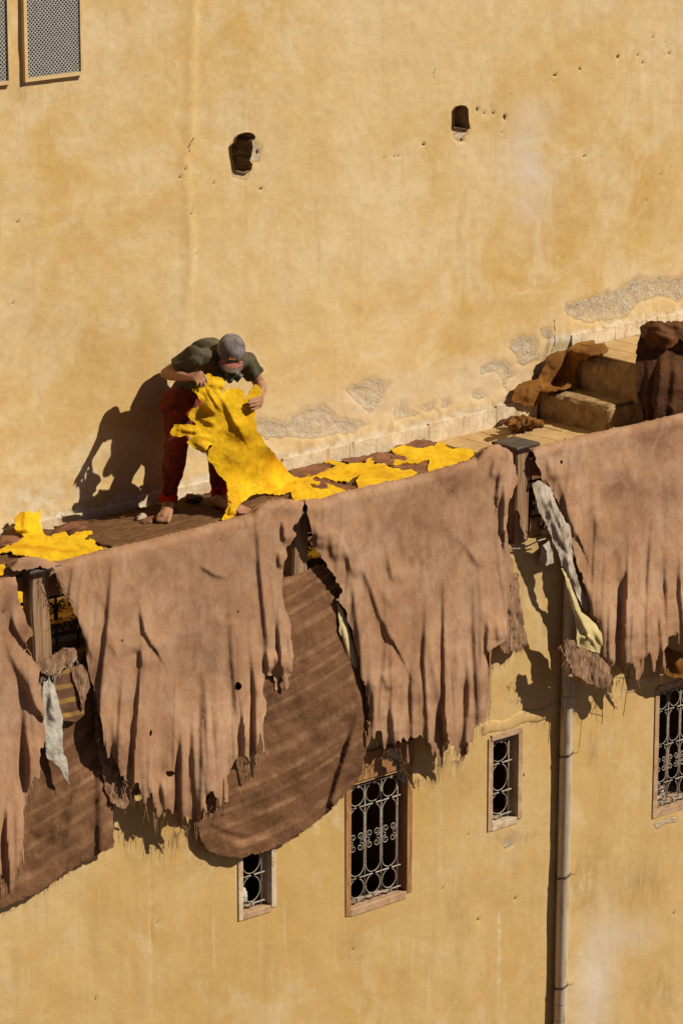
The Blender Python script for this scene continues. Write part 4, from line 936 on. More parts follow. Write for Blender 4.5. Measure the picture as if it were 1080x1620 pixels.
set_dark(o, blobs([(710, 765, 45, 30, .75), (660, 840, 50, 70, .35), (500, 850, 16, 30, .5), (690, 1200, 60, 22, .6), (610, 1180, 40, 16, .6), (800, 720, 18, 22, .6), (770, 1100, 16, 50, .4), (655, 1105, 45, 12, .55)]))
back_strip(o, top3, YH, .075, M['hide'], .22, 3)
fringe(o, [(578,1172),(592,1168),(610,1190),(631,1185),(637,1206),(644,1196)], YH - .035, M['thread_dark'], 21, 6, 40)
fringe(o, [(672,1168),(691,1213),(703,1206),(726,1206),(740,1170),(751,1158),(767,1150)], YH - .035, M['thread'], 22, 6, 30)
fe = sheet('fur_edge', [(806,905),(818,909),(821,935),(823,962),(828,990),(832,1016),(824,1028),(818,1034),(808,1028),(797,1034),(790,1022),(797,1000),(803,950)], lambda x, y: onY(x, y, YH + .004 - .02 * fbm(x * .12, y * .05, 3, 8)), 2.0, 2.0, .6, mat=M['hair'], thick=.010, seed=8)
fe.parent = o; tag(fe, 'matted brown hair side of the hide')
fringe(o, [(790,1022),(808,1028),(824,1030),(832,1016)], YH - .01, M['thread_dark'], 23, 6, 22, .0016)
fringe(o, [(772,1030),(776,1080),(773,1135)], YH - .02, M['thread'], 24, 4, 26, .0014, spread=.3)
# ---- fourth hide at the right edge
z5 = lambda pts: zoomed(pts, 780, 640, 3.24)
top4 = [(840,711),(846,708),(888,697),(934,686),(981,675.5),(1027,666),(1080,653),(1180,630)]
H4 = [(840,711),(846,708),(888,697),(934,686),(981,675.5),(1027,666),(1080,653),(1180,630),(1180,1030),(1120,1015),(1090,1030),(1080,1029),(1076,1022),(1067,1004),(1055,1004),(1049,1029),(1048,1060),(1042,1038),(1036,1057),(1030,1046),(1024,1038),(1015,1041),(1012,1060),(1006,1072),(1000,1055),(993,1057),(982,1064),(971,1062),(962,1050),(956,1035),(948,995),(934,973),(928,942),(916,902),(907,875),(904,841),(897,830),(888,813),(879,791),(870,767),(857,757),(853,742),(846,723)]
L4 = [(z5([(530,500),(540,620),(545,740)]), .014, 4, 16), (z5([(695,760),(692,950),(690,1120),(690,1340)]), .032, 4.5, 16), (z5([(765,880),(782,1060),(790,1290)]), .028, 4.5, 14), (z5([(465,850),(492,960),(520,1080)]), .020, 4, 13), (z5([(335,330),(362,450),(385,560),(425,660)]), .024, 4, 15), (z5([(595,860),(600,1060),(605,1300)]), .018, 4.5, 15), (z5([(850,960),(860,1120),(865,1260)]), .024, 4, 13), (z5([(640,640),(650,800),(640,980)]), .012, 5, 18), (z5([(560,1000),(565,1150),(575,1290)]), .018, 4, 12), (z5([(820,640),(850,800),(850,980)]), .012, 5, 18),
      (z5([(900,850),(930,1000),(940,1160)]), .016, 4, 16), (z5([(740,1040),(745,1150),(752,1290)]), .016, 4, 10), (z5([(280,260),(300,340),(310,400)]), .012, 4, 12), (z5([(1050,500),(1060,900),(1060,1200)]), .02, 5, 18), (z5([(1180,500),(1180,900),(1180,1200)]), .02, 5, 18), (z5([(690,300),(720,400),(760,480)]), .006, 5, 18)]
o = sheet('hanging_hide', H4, drape_map(YH, H4, top4, L4 + pleats(H4, 4, 950, 1170) + pleats(H4, 54, 860, 1170, .0025, .0100, (5, 11), (60, 260), .12, (1.6, 2.6), (4, 8)), .020, .054, 191, .14), 2.0, 2.0, .35, [(887,731,2.0,3.6,0),(979,991,2.2,4.2,0)], M['hide'], .004, 191, tatter=(960, 1060, 11))
tag(o, 'pink brown hide cut off by the right edge, beside the white sack strip', 'hide', HIDES)
set_dark(o, blobs([(1040, 690, 45, 40, .65), (1000, 800, 50, 50, .35), (1000, 1060, 50, 16, .6), (870, 760, 18, 30, .5), (1060, 780, 25, 40, .4), (975, 770, 35, 25, .4)]))
back_strip(o, top4, YH, .075, M['hide'], .22, 4)
fringe(o, [(962,1050),(982,1063),(1000,1056),(1008,1072),(1015,1042),(1030,1046),(1036,1056),(1048,1058)], YH - .14, M['thread'], 31, 6, 34)

# ---- sacks and scraps hanging between the hides
def scrap(name, poly, Y, mat, label, cat, lines=(), amp=.012, fs=.07, thick=.005, seed=0, edge=1.2, slope=0):
    o = sheet(name, poly, lambda x, y: onY(x, y, Y - amp * fbm(x * fs, y * fs * .4, 3, seed) - creases(x, y, lines) - slope * (y - poly[0][1]) / 100), 2.0, edge, .5, mat=mat, thick=thick, seed=seed)
    return tag(o, label, cat)
zs2 = lambda pts: zoomed(pts, 0, 1000, 3)
o = scrap('sack_strip', zs2([(205,235),(240,225),(262,260),(280,330),(295,400),(300,470),(298,570),(318,600),(322,660),(335,735),(305,690),(285,640),(250,615),(222,600),(215,540),(208,470),(198,400),(205,330)]), -1.83, M['sack'], 'white woven plastic sack strip beside the left hide', 'sack', [(zs2([(215,300),(250,400),(290,430)]), .010, 3, 10), (zs2([(225,420),(225,520),(240,600)]), .012, 3, 10), (zs2([(245,250),(250,340),(260,380)]), .010, 3, 9)], .016, .08, .003, 5)
fringe(o, zs2([(195,225),(240,225),(290,200)]), -1.84, M['sack'], 41, 6, 20, .0013, spread=.45)
o = scrap('rolled_hide', zoomed([(430,1390),(560,1340),(690,1270),(760,1210),(880,1190),(930,1230),(950,1310),(900,1380),(800,1440),(700,1500),(600,1540),(520,1500)], 0, 870, 7.714), -1.80, M['hair'], 'rolled hairy skin edge under the left post', 'hide', [], .03, .05, .012, 6)
fringe(o, zoomed([(540,1480),(700,1480),(850,1400),(930,1330)], 0, 870, 7.714), -1.815, M['sackdirty'], 42, 5, 22, .0014, spread=.45)
o = scrap('leather_scrap', zoomed([(440,1090),(500,1040),(540,1080),(545,1180),(520,1260),(510,1320),(490,1260),(470,1200),(450,1150)], 0, 780, 3.857), -1.80, M['hair'], 'frayed brown leather scrap at the left of the largest hide', 'leather', [], .02, .07, .006, 7)
o = scrap('sack_strip', z5([(200,405),(240,390),(290,430),(320,500),(345,560),(385,620),(400,690),(405,790),(430,900),(470,980),(500,1080),(470,1055),(430,985),(390,900),(355,840),(330,760),(300,690),(270,610),(235,560),(215,480)]), -1.885, M['sackdirty'], 'pale dirty sack strip hanging right of the capped post', 'sack', [(z5([(235,420),(290,560),(350,700)]), .016, 3, 10), (z5([(270,430),(330,570),(380,700)]), .014, 3, 10), (z5([(355,700),(390,850),(440,960)]), .012, 3, 9)], .018, .08, .004, 8)
fringe(o, z5([(215,500),(250,600),(285,660)]), -1.835, M['sack'], 43, 4, 14, .0013, spread=1.0)
o = scrap('cream_sheet', z5([(345,830),(375,870),(400,940),(430,1000),(445,1060),(480,1090),(520,1120),(540,1160),(575,1210),(612,1270),(570,1285),(520,1270),(470,1255),(430,1235),(425,1180),(415,1080),(385,970)]), -1.935, M['creamcloth'], 'pale cream folded sheet hanging below the dirty sack strip', 'cloth', [(z5([(365,850),(420,1050),(490,1190)]), .024, 2.5, 9), (z5([(430,1190),(480,1200),(500,1180)]), -.02, 2.5, 8), (z5([(500,1120),(540,1200),(590,1270)]), .014, 2.5, 8)], .012, .07, .004, 9)
o = scrap('hairy_skin', z5([(350,1240),(380,1205),(410,1210),(430,1245),(500,1270),(560,1300),(590,1340),(600,1400),(600,1470),(560,1450),(500,1440),(450,1410),(405,1380),(370,1310)]), -1.945, M['hair'], 'brown hairy skin scrap hanging in front of the pipe', 'hide', [], .03, .07, .016, 10, 3.0)
fringe(o, z5([(340,1240),(380,1330),(430,1400),(520,1440),(600,1470)]), -1.95, M['hair'], 44, 5, 16, .0013, spread=.25)
fringe(o, z5([(380,1230),(450,1290),(560,1310),(600,1400)]), -1.96, M['hair'], 45, 4, 12, .0013, spread=.4)
fringe(o, z5([(520,1420),(600,1440),(680,1400)]), -1.935, M['thread_dark'], 46, 10, 34, .0011, spread=.15)
m_ = MB()
for a in ([(440,1380),(540,1450),(600,1530),(640,1565)], [(500,1360),(600,1400),(700,1400),(790,1430)], [(690,1360),(685,1450),(665,1595)], [(555,1440),(560,1520),(556,1640)], [(520,1420),(525,1500),(518,1560)]):
    m_.tube([pY(*q, -1.94) for q in z5(a)], [.0026, .0022, .002, .0015][:len(a)], 5)
place(m_.build('loose_cord', M['thread_dark'], None, True), empty('dangling_cord', tuple(pY(985, 1080, -1.86)))); tag(bpy.data.objects['dangling_cord'], 'loose brown cords dangling under the hairy skin scrap', 'cord')
o = scrap('cream_sheet', z4([(150,775),(168,800),(185,830),(210,920),(225,970),(250,1050),(240,1085),(222,1095),(205,1085),(190,1000),(162,900)]), -1.79, M['creamcloth'], 'narrow pale sheet hanging left of the middle hide', 'cloth', [(z4([(165,800),(190,950),(225,1070)]), .016, 2.5, 8)], .01, .07, .004, 11)
o = scrap('frayed_skin', z4([(205,1080),(250,1060),(252,1110),(245,1200),(240,1230),(225,1210),(210,1200),(195,1230),(190,1190)]), -1.80, M['hair'], 'frayed skin tail under the narrow pale sheet', 'hide', [], .02, .08, .006, 12, 1.8)
fringe(o, z4([(192,1190),(215,1205),(240,1225)]), -1.80, M['thread_dark'], 47, 5, 20)
o = scrap('sack_scrap', zoomed([(240,800),(245,730),(290,690),(310,740),(305,815),(270,825)], 780, 640, 3.24), -1.775, M['sackdirty'], 'small sack scrap stuck on the wall top right of the capped post', 'sack', [], .012, .1, .004, 13)
o = scrap('leather_scrap', zoomed([(190,580),(215,600),(245,660),(250,700),(215,712),(190,700)], 780, 640, 3.24), -1.70, M['hide'], 'pinkish leather scrap behind the sack strip at the capped post', 'leather', [], .012, .1, .005, 14)
m_ = MB(); m_.tube([pY(806, 869, -1.74), pY(830, 866, -1.76), pY(850, 856, -1.78), pY(862, 852, -1.79)], .004, 5); m_.tube([pY(800, 868, -1.74), pY(822, 868, -1.75), pY(838, 862, -1.77)], .005, 5)
tag(m_.build('rope', M['sack'], None, True), 'white rope lying on the wall top at the foot of the capped post', 'rope')
o = scrap('folded_leather', zoomed([(875,1240),(972,1275),(1100,1300),(1100,1420),(972,1400),(900,1395),(865,1370)], 780, 640, 3.24), -1.85, M['tawny'], 'tawny folded leather hanging over the right window', 'leather', [(zoomed([(890,1250),(930,1320),(960,1390)], 780, 640, 3.24), .03, 3, 12)], .03, .04, .006, 15)
o = scrap('dark_netting', [(612,1178),(622,1180),(632,1200),(640,1222),(646,1240),(636,1238),(626,1222),(616,1200)], -1.80, M['iron'], 'tangle of dark strands hanging over the tall brown window', 'strands', [], .012, .1, .003, 16, 4.0)
fringe(o, [(610,1185),(630,1205),(642,1225)], -1.81, M['thread_dark'], 48, 10, 36, .0014, spread=.4)

M['rustbrown'] = mat_simple('rusty_dark_leather', (0.085, 0.030, 0.009), (0.19, 0.072, 0.020), 6, 6, 0.8, 0.25, 0.6, 40, 0.008, c3=(0.06, 0.022, 0.008))

# ================================================================== ON THE TERRACE FLOOR
def floor_map(z0, amp, seed, fs=.03, extra=None):
    def f(x, y):
        z = z0 + amp * np.maximum(fbm(x * fs, y * fs * 3, 3, seed) + .3, 0)
        if extra is not None: z = z + extra(x, y)
        return onZ(x, y, z)
    return f
def floor_mat(x0, x1, y0, y1, z, label, seed):
    n = 60; k = 30; rnd = np.random.RandomState(seed); v = []; f = []
    for i in range(n + 1):
        for j in range(k + 1):
            x = x0 + (x1 - x0) * i / n; y = y0 + (y1 - y0) * j / k
            e = .012 * math.sin(i * .7 + seed) * (j in (0, k)) + .01 * math.sin(j * .9) * (i in (0, n))
            v.append((x + e, y + e, z + .006 * math.sin(j * 2.1) + .012 * float(rnd.rand()) * (j in (0, k) or i in (0, n))))
    f = [(i * (k + 1) + j, (i + 1) * (k + 1) + j, (i + 1) * (k + 1) + j + 1, i * (k + 1) + j + 1) for i in range(n) for j in range(k)]
    me = mesh('floor_mat', v, f); me.materials.append(M['mat']); o = obj('floor_mat', me)
    s_ = o.modifiers.new('t', 'SOLIDIFY'); s_.thickness = .01; s_.offset = 0
    return tag(o, label, 'mat', 'brown mats on the terrace floor')
floor_mat(-4.6, -2.32, -1.46, -.09, .030, 'brown mat under the yellow hide at the left', 1)
floor_mat(-2.38, -.95, -1.45, -.10, .036, 'brown mat under the barefoot worker', 2)
floor_mat(-.99, .70, -1.47, -.07, .030, 'brown mat under the row of spread yellow hides', 3)
zt4 = lambda pts: zoomed(pts, 400, 560, 2.7)
def fsheet(name, poly, mat, label, cat, z0=.045, amp=.012, seed=0, group=None, extra=None, edge=1.3, step=1.5, thick=.005):
    o = sheet(name, poly, floor_map(z0, amp, seed, .035, extra), step, edge, 1.0, mat=mat, thick=thick, seed=seed)
    return tag(o, label, cat, group)
fsheet('brown_hide', zt4([(150,490),(230,480),(290,460),(340,470),(330,500),(300,530),(380,560),(470,575),(470,620),(330,600),(240,560),(170,530)]), M['brown'], 'dark brown hide on the floor just right of the held yellow hide', 'hide', .042, .012, 201)
fsheet('brown_hide', zt4([(370,450),(450,440),(560,420),(620,430),(600,470),(560,480),(500,460),(420,470)]), M['brown'], 'reddish brown hide near the skirting between the yellow hides', 'hide', .045, .012, 205)
fsheet('brown_hide', zt4([(600,400),(640,370),(690,352),(700,365),(760,368),(780,385),(850,400),(945,425),(940,440),(800,480),(700,520),(640,500),(590,480)]), M['brown'], 'reddish brown hide under the farthest yellow hide', 'hide', .042, .02, 209)
YG = 'yellow hides spread on the terrace floor'
fsheet('yellow_hide', zt4([(290,450),(330,455),(360,460),(400,472),(450,465),(480,468),(490,445),(513,445),(518,470),(560,468),(585,485),(640,498),(660,492),(705,510),(640,540),(600,590),(520,640),(470,640),(440,545),(456,520),(400,545),(330,540),(290,528),(250,525),(300,505),(352,478),(312,465)]), M['yellow'], 'bright yellow hide on the floor, second to the right of the worker', 'hide', .050, .014, 211, YG)
fsheet('yellow_hide', zt4([(575,400),(600,405),(640,390),(690,402),(740,402),(765,395),(790,380),(820,385),(845,405),(890,405),(940,412),(945,430),(900,480),(840,560),(780,560),(745,490),(752,450),(700,470),(650,465),(600,477),(590,455),(632,440),(600,422)]), M['yellow'], 'bright yellow hide on the floor farthest to the right', 'hide', .050, .014, 214, YG)
# yellow hide at the left, one leg propped against the wall
zl = lambda pts: zoomed(pts, 0, 780, 3.857)
YL = zl([(95,160),(130,120),(180,105),(230,130),(248,115),(250,180),(270,255),(310,265),(380,225),(420,258),(490,240),(520,230),(560,240),(528,265),(520,285),(600,290),(570,312),(650,340),(660,420),(560,520),(340,560),(260,480),(200,400),(170,385),(100,380),(60,352),(0,365),(-40,360),(-40,345),(0,352),(60,318),(110,290),(150,265),(110,240),(92,200)])
def ylm(px, py):
    zf = .050 + .012 * np.maximum(fbm(px * .05, py * .12, 3, 221) + .2, 0)
    A = onZ(px, py, zf)
    k = np.clip((px - 26) / 40, 0, 1)
    wallY = -.055 - .03 * np.sin(k * 3.1) - .0022 * (py - 806) - .02 * fbm(px * .07, py * .03, 3, 223)
    s_ = np.clip((853 - py) / 16, 0, 1) * np.clip((80 - px) / 8, 0, 1); s_ = s_ * s_ * (3 - 2 * s_)
    Yt = np.minimum(A[:, 1], -.07) * (1 - s_) + wallY * s_
    return onY(px, py, Yt)
o = sheet('yellow_hide', YL, ylm, 1.8, 2.0, 1, mat=M['yellow'], thick=.005, seed=221); tag(o, 'yellow hide at the left with one corner propped against the wall', 'hide', YG)
fsheet('yellow_hide', [(-30,902),(-8,896),(12,893),(14,905),(40,925),(60,980),(20,985),(-30,960)], M['yellow'], 'yellow hide just showing above the left edge hide', 'hide', .05, .02, 225, YG)
fsheet('amber_hide', [(70,958),(100,945),(150,935),(170,945),(150,965),(125,978),(85,988),(72,985)], M['amber'], 'amber yellow hide seen through the iron scrolls', 'hide', .05, .03, 228, YG)
fsheet('yellow_hide', [(474,868),(490,858),(510,852),(540,855),(535,868),(510,880),(482,886)], M['yellow'], 'yellow hide glimpsed through the gap beside the middle post', 'hide', .05, .03, 231, YG)
# scraps by the foot of the wall
def lump(name, c, sx, sy, sz, mat, label, cat, seed, rot=0):
    bm = bmesh.new(); bmesh.ops.create_icosphere(bm, subdivisions=4, radius=1)
    co = np.array([v.co[:] for v in bm.verts]); n = fbm(co[:, 0] * 2 + seed, co[:, 1] * 2 + co[:, 2], 4, seed); n2 = fbm(co[:, 0] * 6 + seed, co[:, 1] * 6 + co[:, 2] * 4, 3, seed + 4)
    co = co * (1 + .6 * n + .35 * np.abs(n2))[:, None] * np.array([sx, sy, sz])
    ca, sa = math.cos(rot), math.sin(rot); co = np.stack([co[:, 0] * ca - co[:, 1] * sa, co[:, 0] * sa + co[:, 1] * ca, np.maximum(co[:, 2], -sz * .4)], 1) + np.array(c)
    for v, q in zip(bm.verts, co): v.co = q
    me = bpy.data.meshes.new(name); bm.to_mesh(me); bm.free(); me.polygons.foreach_set('use_smooth', np.ones(len(me.polygons), dtype=bool)); me.materials.append(mat)
    return tag(obj(name, me), label, cat)
p = pZ(224, 818, .05); lump('stone_scrap', p, .05, .022, .016, M['drain'], 'grey scrap lying by the wall left of the bare foot', 'scrap', 3, .5)
p = pZ(238, 822, .045); lump('leather_scrap', p, .08, .035, .010, M['brown'], 'brown leather scrap on the mat left of the bare foot', 'leather', 5, .3)
p = pZ(312, 790, .06); lump('stone_scrap', p, .045, .025, .022, M['metal_dark'], 'dark stone by the wall between the two legs', 'stone', 8, .2)
p = pZ(300, 789, .05); lump('leather_scrap', p, .06, .03, .03, M['brown'], 'dark leather scrap at the skirting between the two legs', 'leather', 9, .9)
p = pZ(110, 838, .05); lump('leather_scrap', p, .16, .035, .03, M['brown'], 'brown leather scrap at the skirting above the left yellow hide', 'leather', 10, .1)
p = pZ(8, 858, .05); lump('leather_scrap', p, .12, .05, .03, M['brown'], 'brown leather scrap at the far left skirting', 'leather', 15, .1)

# ---- leather over the steps, crumpled pile, dark leather over the low wall
zk = lambda pts: zoomed(pts, 760, 430, 3.375)
SK = zk([(165,665),(190,610),(230,585),(305,570),(335,505),(355,450),(385,435),(450,415),(500,385),(560,370),(605,365),(612,392),(655,383),(682,422),(665,435),(600,445),(530,490),(515,510),(505,580),(480,612),(430,630),(370,640),(322,665),(310,700),(290,720),(230,715),(200,700),(165,690)])
def stepm(px, py):
    # the skin lies on the landing, falls over both risers and ends on the floor
    r = ray(px, py)
    def hit_top(z, xmin): return onZ(px, py, z)
    T2 = onZ(px, py, .462 + .025 * np.maximum(fbm(px * .05, py * .08, 3, 301) + .3, 0)); T1 = onZ(px, py, .232 + .0 * px); T0 = onZ(px, py, .05 + 0 * px)
    def onX(xv): t_ = (xv - CAM[0]) / r[:, 0]; return CAM + r * t_[:, None]
    R2 = onX(1.955 + .02 * fbm(px * .06, py * .05, 3, 303)); R1 = onX(1.70 + .02 * fbm(px * .06, py * .05, 3, 305))
    out = np.where((T2[:, 0] >= 1.955)[:, None], T2, np.where((R2[:, 2] >= .232)[:, None], R2, np.where((T1[:, 0] >= 1.70)[:, None], T1, R1)))
    Wl = onY(px, py, -.055 + 0 * px)
    return np.where((out[:, 1] > -.055)[:, None], Wl, out)
def smooth_depth(fm, rad=5):
    # soften the corners of the steps: average the depth along the ray over neighbouring pixels
    def f(px, py):
        acc = 0
        for dx, dy in ((0, 0), (rad, 0), (-rad, 0), (0, rad), (0, -rad), (rad * .7, rad * .7), (-rad * .7, rad * .7), (rad * .7, -rad * .7), (-rad * .7, -rad * .7)):
            q = fm(px + dx, py + dy); acc = acc + (q - CAM) @ fw
        t_ = acc / 9 - .015 - .02 * fbm(px * .05, py * .03, 3, 307) - .5 * creases(px, py, [(zk([(355,450),(400,520),(370,600)]), .03, 3, 10), (zk([(440,430),(450,520),(400,620)]), .03, 3, 10), (zk([(500,400),(470,500),(440,600)]), .025, 3, 10), (zk([(300,590),(260,630),(240,700)]), .03, 2.5, 8), (zk([(240,600),(215,640),(205,690)]), .02, 2.5, 7)])
        r = ray(px, py); return CAM + r * (t_ / (r @ fw))[:, None]
    return f
o = sheet('draped_leather', SK, smooth_depth(stepm), 1.7, 1.2, 1, mat=M['tawny'], thick=.006, seed=301)
tag(o, 'tawny brown leather draped down over the two steps', 'leather')
pile = empty('leather_pile', tuple(pZ(826, 672, .03))); tag(pile, 'crumpled tawny leather pile at the foot of the steps', 'leather')
rnd = random.Random(4)
for k in range(15):
    a = pZ(rnd.uniform(803, 850), rnd.uniform(664, 676), .05 + rnd.uniform(0, .09) * (k > 3))
    o = lump('fold', (a.x, a.y, a.z), rnd.uniform(.05, .085), rnd.uniform(.025, .04), rnd.uniform(.02, .035), M['tawny'] if k % 3 else M['darkbrown'], None, None, 20 + k, rnd.uniform(0, 3)); place(o, pile)
for k, (a, b_) in enumerate(((775, 668), (785, 666), (794, 667))):
    p = pZ(a, b_, .05); o = lump('fold', p, .06, .03, .02, M['darkbrown'], None, None, 50 + k, .4); place(o, pile)
DK = zk([(822,500),(830,420),(845,350),(870,310),(920,290),(960,285),(1000,280),(1080,280),(1160,265),(1300,240),(1300,800),(1080,890),(1040,880),(900,880),(870,800),(850,690),(830,640)])
def heap(off, lines, seed, amp):
    def f(px, py):
        r = ray(px, py); n = amp * fbm(px * .03, py * .022, 2, seed) + .003 * fbm(px * .12, py * .09, 3, seed + 1)
        tX = (1.97 - CAM[0]) / r[:, 0]; tY = (-1.175 - CAM[1]) / r[:, 1]; tZ = (np.interp(px, [995, 1012, 1035, 1090, 1150], [.56, .60, .70, .745, .76]) - CAM[2]) / r[:, 2]
        k = 60.0; t_ = np.log(np.exp(k * (tX - 22)) + np.exp(k * (tY - 22)) + np.exp(k * (tZ - 22))) / k + 22
        t_ = np.minimum(t_, 23.6) - .03 - off - n - creases(px, py, lines)
        return CAM + r * t_[:, None]
    return f
o = sheet('dark_leather', DK, heap(0, [(zk([(880,400),(900,540),(890,720)]), .018, 4, 16), (zk([(965,400),(955,560),(935,700)]), .035, 3, 16), (zk([(1030,400),(1040,560),(1020,720)]), .02, 4, 16)], 311, .02), 2.2, 1.5, 1, mat=M['darkbrown'], thick=.008, seed=311); tag(o, 'dark brown leather heaped over the low wall at the right edge', 'leather')
TF = zk([(848,318),(856,290),(880,270),(915,258),(945,262),(985,268),(1040,262),(1100,262),(1180,245),(1300,222),(1300,400),(1180,415),(1100,385),(1060,360),(1020,395),(985,415),(950,405),(905,410),(880,395),(870,360),(852,340)])
tf = sheet('top_fold', TF, heap(.045, [(zk([(860,330),(930,335),(1060,372)]), -.020, 3, 8), (zk([(870,295),(940,300),(1000,330),(1060,330)]), -.022, 3, 9), (zk([(960,270),(1010,290),(1080,290)]), -.018, 3, 8)], 317, .03), 1.8, 1.6, 1, mat=M['rustbrown'], thick=.008, seed=317); tf.parent = o
b = MB(); b.box((2.5, -1.10, .49), (6, -.76, .70), .006); bevel(b.build('under_fold', M['darkbrown'], None), .03, 3).parent = o

# ---- things in the windows
def inwin(rect, u): return rect[0] + (rect[1] - rect[0]) * u
xl, xr, zt_, zb_ = WIN[2]
b = MB(); prof = [(.0, .030), (.0, .032), (.045, .038), (.085, .044), (.092, .048), (.098, .046), (.088, .040), (.02, .028)]
n = 20; cx, cy, cz = xl + .085, YW + .155, zb_ + .0
v = [(cx + r_ * math.cos(2 * math.pi * j / n), cy + r_ * math.sin(2 * math.pi * j / n), cz + h_ + .004) for h_, r_ in prof for j in range(n)]
f = [(i * n + j, i * n + (j + 1) % n, (i + 1) * n + (j + 1) % n, (i + 1) * n + j) for i in range(len(prof) - 1) for j in range(n)] + [tuple(range(n - 1, -1, -1)), tuple((len(prof) - 1) * n + j for j in range(n))]
b2 = MB(); b2.box((xl - .02, YW + .108, zb_ - .06), (xr + .02, YW + .26, zb_ + .002)); place(b2.build('inner_sill', M['frame_rose']), W3)
b.add(v, f); tag(b.build('plant_pot', M['terracotta'], None, True), 'small terracotta pot behind the grille of the narrow window', 'pot')
lump('paper_scrap', (xl + .05, YW + .07, zb_ + .012), .05, .02, .009, M['sack'], 'white paper scrap on the sill of the narrow window', 'scrap', 61, .2)
lump('paper_scrap', (xl + .03, YW + .05, zb_ + .20), .022, .014, .025, M['sack'], 'white scrap tied to the grille of the narrow window', 'scrap', 62, .2)
xl, xr, zt_, zb_ = WIN[0]
lump('plastic_bag', (xl + .05, YW + .048, zb_ + .075), .028, .018, .05, M['sack'], 'crumpled white plastic bag behind the grille of the small pale window', 'bag', 63, .4)
xl, xr, zt_, zb_ = WIN[3]
b2 = MB(); b2.box((xl - .02, YW + .108, zb_ - .06), (xr + .02, YW + .30, zb_ + .002)); place(b2.build('inner_sill', M['frame_rose']), W4)
for k, (u, h_) in enumerate(((.12, .03), (.25, .035), (.38, .03), (.22, .085), (.33, .08))):
    lump('cloth_bundle', (inwin(WIN[3], u), YW + .16, zb_ + h_), .055, .04, .028, M['sackdirty'], ['pale cloth bundle lowest and leftmost inside the right edge window', 'pale cloth bundle in the bottom middle inside the right edge window', 'pale cloth bundle lowest and rightmost inside the right edge window', 'pale cloth bundle on top at the left inside the right edge window', 'pale cloth bundle on top at the right inside the right edge window'][k], 'cloth', 70 + k, .3 * k).__setitem__('group', 'bundles inside the right window')
m_ = MB(); m_.tube([(inwin(WIN[3], .31), YW + .06, zb_ + .40), (inwin(WIN[3], .30), YW + .062, zb_ + .25), (inwin(WIN[3], .295), YW + .06, zb_ + .11)], [.012, .014, .010], 8)
tag(m_.build('pink_cloth_strip', M['hide'], None, True), 'pink cloth strip knotted to the right window grille', 'cloth')

# ================================================================== THE WORKER
def Q(x, y, n): return pY(x, y, -n)
class Blob:
    def __init__(s): s.b = MB()
    def cap(s, a, b, ra, rb, flat=False, n=18):
        a = Vector(a); b = Vector(b); d = (b - a); L = d.length; d = d / L if L > 1e-6 else Vector((0, 0, 1)); pts = []; rs = []
        if flat: pts = [a, a.lerp(b, .5), b]; rs = [ra, (ra + rb) / 2, rb]
        else:
            for t_ in (-88, -65, -40, -15): pts.append(a + d * ra * math.sin(R(t_))); rs.append(ra * math.cos(R(t_)))
            pts += [a.lerp(b, .25), a.lerp(b, .5), a.lerp(b, .75)] if L > max(ra, rb) * 1.2 else []; rs += [ra * .75 + rb * .25, (ra + rb) / 2, ra * .25 + rb * .75] if L > max(ra, rb) * 1.2 else []
            for t_ in (15, 40, 65, 88): pts.append(b + d * rb * math.sin(R(t_))); rs.append(rb * math.cos(R(t_)))
        s.b.tube(pts, rs, n); return s
    def chain(s, pts, rs):
        for i in range(len(pts) - 1): s.cap(pts[i], pts[i + 1], rs[i], rs[i + 1])
        return s
    def ell(s, c, r, M3=None, n=20):
        v = []; f = []; k = 12; c = Vector(c)
        for i in range(1, k):
            a_ = math.pi * i / k
            for j in range(n):
                p = Vector((r[0] * math.sin(a_) * math.cos(2 * math.pi * j / n), r[1] * math.sin(a_) * math.sin(2 * math.pi * j / n), r[2] * math.cos(a_)))
                v.append(c + (M3 @ p if M3 else p))
        v += [c + (M3 @ Vector((0, 0, r[2])) if M3 else Vector((0, 0, r[2]))), c + (M3 @ Vector((0, 0, -r[2])) if M3 else Vector((0, 0, -r[2])))]
        T, B_ = len(v) - 2, len(v) - 1
        for i in range(k - 2):
            for j in range(n): f.append((i * n + j, (i + 1) * n + j, (i + 1) * n + (j + 1) % n, i * n + (j + 1) % n))
        for j in range(n): f.append((T, j, (j + 1) % n)); f.append((B_, (k - 2) * n + (j + 1) % n, (k - 2) * n + j))
        s.b.add(v, f); return s
    def fuse(s, name, mat, parent, voxel=.006, it=4, wrinkle=None):
        o = obj('tmp', mesh('tmp', s.b.v, s.b.f))
        r_ = o.modifiers.new('r', 'REMESH'); r_.mode = 'VOXEL'; r_.voxel_size = voxel
        if it: q = o.modifiers.new('s', 'SMOOTH'); q.iterations = it; q.factor = .5
        dg = bpy.context.evaluated_depsgraph_get(); dg.update()
        me = bpy.data.meshes.new_from_object(o.evaluated_get(dg)); bpy.data.objects.remove(o)
        me.name = name; me.materials.clear(); me.materials.append(mat)
        n = len(me.vertices); co = np.empty(n * 3, np.float32); me.vertices.foreach_get('co', co); co = co.reshape(-1, 3)
        if wrinkle:
            no = np.empty(n * 3, np.float32); me.vertices.foreach_get('normal', no); no = no.reshape(-1, 3)
            co = co + no * wrinkle(co.astype(float))[:, None]
            me.vertices.foreach_set('co', co.astype(np.float32).ravel())
        me.polygons.foreach_set('use_smooth', np.ones(len(me.polygons), dtype=bool)); me.update()
        return place(obj(name, me), parent)

